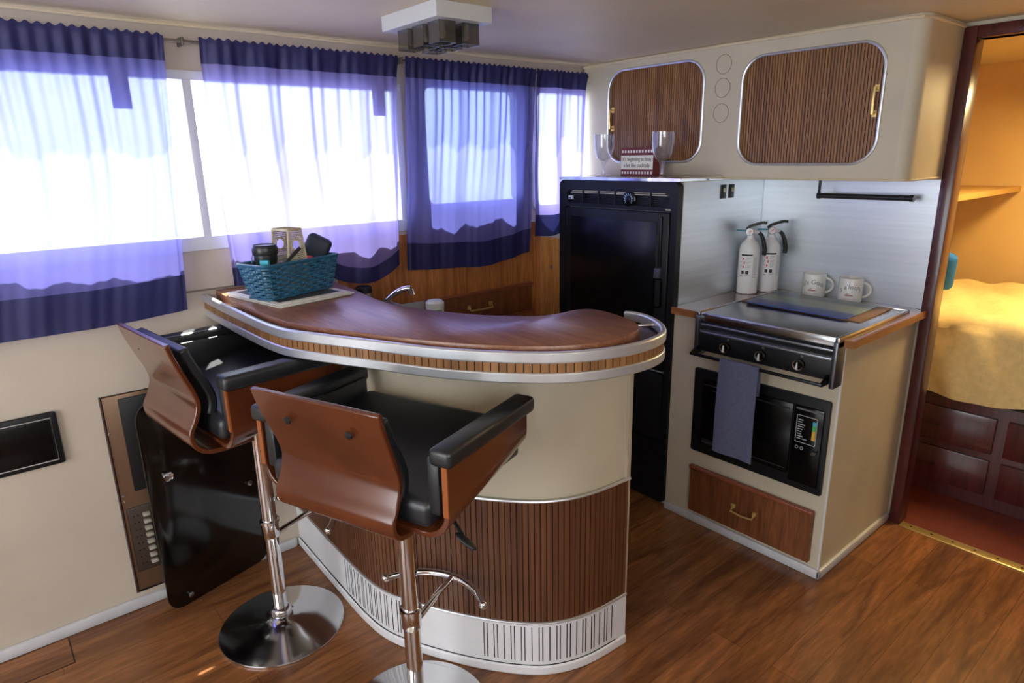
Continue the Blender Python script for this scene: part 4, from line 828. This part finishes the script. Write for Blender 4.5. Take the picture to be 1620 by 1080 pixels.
def per(h, d=0):
    hx, hy = 0.131+0.022*h+d, 0.050+0.015*h+d; rr = [Vector(p) for p in rrect(-hx, hx, -hy, hy, 0.016, 6)]; rr.append(rr[0]); L = [0]
    for u, v in zip(rr, rr[1:]): L.append(L[-1]+(v-u).length)
    def f(s):
        s = (s % 1)*L[-1]; j = 0
        while j < len(L)-2 and L[j+1] < s: j += 1
        return rr[j].lerp(rr[j+1], (s-L[j])/max(1e-9, L[j+1]-L[j]))
    return f
NS = 32
b = B()
for k in range(12):
    h = (k+0.5)/12.4; f = per(h); z = H_*h; P = []
    for i in range(NS*4):
        s = i/(NS*4); a = f(s); sgn = math.sin(s*NS*PI+(k % 2)*PI)*0.0035; d = (f(s+0.002)-f(s-0.002)).normalized(); P.append(Mb @ Vector((a.x+d.y*sgn, a.y-d.x*sgn, z)))
    b.tube(P, 0.0, closed=True, sq=(0.0028, 0.0062))
b.build('woven_strands', weave, t, smooth=0)
b = B()
for i in range(NS):
    s = i/NS; a = per(0)(s); c = per(1)(s); b.tube([Mb @ Vector((a.x, a.y, 0.002)), Mb @ Vector((c.x, c.y, H_))], 0.0026, 6)
b.build('uprights', weave, t)
for z, h, r in ((0.0048, 0, 0.004), (H_, 1, 0.0052)):
    f = per(h); b = B(); b.tube([Mb @ Vector((f(i/80).x, f(i/80).y, z)) for i in range(80)], r, 8, closed=True); b.build('rim' if h else 'bottom_rim', weave, t)
b = B(); b.box(-0.125, 0.125, -0.046, 0.046, 0.001, 0.004, Mb); b.build('bottom', weave, t, smooth=0)
# wicker caddy
sg = mat('seagrass', (196, 184, 156), 0.75, var=0.2, vscale=60)
t = thing('wicker_caddy', 'arched seagrass caddy with round side holes standing in the basket', 'caddy', (0.30, 0.79, bz+0.006))
Mc = Matrix.Translation((0.312, 0.798, bz+0.0078)) @ Matrix.Rotation(ba-PI/2, 4, 'Z')
HT = 0.195
def panel_half(z): return 0.025+0.022*(1-z/HT)
for sx in (-1, 1):
    b = B(); n = 34
    for k in range(n):
        z = HT*(k+0.5)/n; hw = panel_half(z); x = sx*0.0365; hz_, hr = 0.148, 0.017
        d2 = hr*hr-(z-hz_)**2; segs = [(-hw, hw)] if d2 <= 0 else [(-hw, -math.sqrt(d2)), (math.sqrt(d2), hw)]
        for (a, c) in segs:
            m_ = max(2, int((c-a)/0.004)); b.tube([Mc @ Vector((x+0.0016*math.sin((a+(c-a)*i/m_)*700+(k % 2)*PI), a+(c-a)*i/m_, z)) for i in range(m_+1)], 0.0026, 5)
    b.tube([Mc @ Vector((sx*0.0365, 0.0185*math.cos(a), 0.148+0.0185*math.sin(a))) for a in [2*PI*i/24 for i in range(24)]], 0.004, 6, closed=True)
    for sy in (-1, 1): b.tube([Mc @ Vector((sx*0.0365, sy*panel_half(0), 0)), Mc @ Vector((sx*0.0365, sy*panel_half(HT), HT))], 0.0035, 6)
    b.build('side_panel', sg, t)
b = B()
for k in range(26):
    x = -0.0365+0.073*k/25; b.tube([Mc @ Vector((x, -0.025+0.050*i/8, HT+0.002+0.0012*math.sin(i*1.6+(k % 2)*PI))) for i in range(9)], 0.0026, 5)
for sy in (-1, 1): b.tube([Mc @ Vector((-0.038, sy*0.025, HT)), Mc @ Vector((0.038, sy*0.025, HT))], 0.004, 6)
b.build('top_strip', sg, t)
t = thing('lantern', 'black cylindrical camping lantern in the near end of the basket', 'lantern', (0.355, 0.712, bz+0.006)); M0 = Matrix.Translation((0.341, 0.713, bz+0.0062)) @ Matrix.Diagonal((1.18, 1.18, 1.0, 1.0))
b = B(); b.lathe([(0.024, 0), (0.026, 0.004), (0.026, 0.105), (0.029, 0.112), (0.029, 0.128)], 28, M0); b.build('body', mat('lantern_black', (34, 36, 38), 0.35), t)
b = B(); b.lathe([(0.030, 0.129), (0.032, 0.133), (0.032, 0.150), (0.030, 0.156), (0.026, 0.157)], 28, M0); b.tube([M0 @ Vector((0.029*math.cos(a), 0.029*math.sin(a), 0.1575)) for a in [2*PI*i/28 for i in range(28)]], 0.002, 6, closed=True); b.build('cap', mat('lantern_black', (34, 36, 38), 0.35), t)
b = B(); b.tube([M0 @ Vector(p) for p in ((-0.012, -0.027, 0.135), (-0.012, -0.032, 0.12), (-0.012, -0.032, 0.09), (-0.012, -0.027, 0.085))], 0.0015, 6); b.build('bail_clip', steel, t)
b = B(); b.box(0.010, 0.034, -0.040, -0.0325, 0.095, 0.118, M0 @ Matrix.Rotation(0.6, 4, 'Z')); o = b.build('teal_packet', mat('teal_light', (60, 170, 190), 0.4), None); tag(o, 'small light teal packet tucked beside the black lantern in the basket', 'packet')
b = B(); b.tube([(0.377, 0.744, 1.185), (0.382, 0.808, 1.240)], 0.0, sq=(0.008, 0.010)); o = b.build('torch_stick', black_pl, None, bev=0.0015); tag(o, 'thin black stick leaning across the basket towards the window', 'stick')
t = thing('smart_speaker', 'dark rounded block speaker tilted in the far end of the basket', 'speaker', (0.28, 0.90, 1.16))
Ms = Matrix.Translation((0.274, 0.905, 1.212)) @ Matrix.Rotation(math.radians(52), 4, 'Z') @ Matrix.Rotation(math.radians(28), 4, 'Y')
b = B(); b.box(-0.040, 0.040, -0.024, 0.024, -0.060, 0.050, Ms, bev=0.016, seg=4); b.build('body', mat('speaker_cloth', (40, 48, 62), 0.7, bump=0.4, bscale=600), t)
b = B(); b.sphere((0.318, 0.862, 1.194), (0.013, 0.013, 0.010)); o = b.build('red_ball', mat('red_rubber', (196, 60, 56), 0.5), None); tag(o, 'small red ball at the foot of the tilted dark speaker', 'ball')

# ================================================================== BEDROOM
t = thing('bed', 'bed with dark mahogany drawer base seen through the doorway', 'bed', (1.8, 3.6, 0))
b = B(); b.box(1.16, 2.88, 3.18, 4.18, 0.0, 0.46); b.build('base', mahog, t, smooth=0)
for x0, x1 in ((1.22, 1.72), (1.76, 2.26)):
    for z0, z1 in ((0.06, 0.22), (0.25, 0.41)):
        b = B(); b.box(x0, x1, 3.166, 3.18, z0, z1, bev=0.003); dd = b.build('drawer', mahog, t)
        b = B(); b.tube([((x0+x1)/2-0.05, 3.166, (z0+z1)/2), ((x0+x1)/2-0.05, 3.15, (z0+z1)/2), ((x0+x1)/2+0.05, 3.15, (z0+z1)/2), ((x0+x1)/2+0.05, 3.166, (z0+z1)/2)], 0.003, 6); b.build('handle', mat('dull_bronze', (70, 50, 36), 0.4, metal=0.7), dd)
b = B(); b.box(1.17, 2.87, 3.20, 4.17, 0.461, 0.69, bev=0.05, seg=4); b.build('mattress', mat('mattress', (210, 190, 150), 0.8), t)
def bl(u, v):
    x = 1.20+1.6*u; s = v*1.25
    wr = 0.012*math.sin(x*16+math.sin(v*9)*1.2)*math.exp(-v*0.5)+0.006*math.sin(x*37+v*22)
    if s < 0.34: return (x, 3.145-wr*1.4-0.02*math.sin(s*9), 0.485+s*0.85+0.015*math.sin(x*7)*(1-s/0.34))
    q = s-0.34
    if q < 0.10: a = q/0.10*PI/2; return (x, 3.145+0.07*(1-math.cos(a)), 0.774+0.05*math.sin(a)+wr*0.5)
    return (x, 3.215+(q-0.10), 0.824+wr+0.010*math.sin(x*9+q*14))
b = B(); b.grid(bl, 120, 90, thick=0.012); o = b.build('blanket', mat('blanket_cream', (232, 204, 140), 0.85, var=0.08, vscale=40, bump=0.8, bscale=90), None, smooth=70); tag(o, 'cream quilted blanket draped over the bed and its front edge', 'blanket')
b = B(); b.box(-0.11, 0.11, -0.03, 0.03, -0.10, 0.10, Matrix.Translation((1.300, 3.42, 0.97)) @ Matrix.Rotation(0.5, 4, 'X') @ Matrix.Rotation(0.15, 4, 'Y'), bev=0.03, seg=4); o = b.build('cushion', mat('blue_cushion', (34, 110, 190), 0.8), None, smooth=70); tag(o, 'blue cushion propped on the bed beyond the door frame', 'cushion')
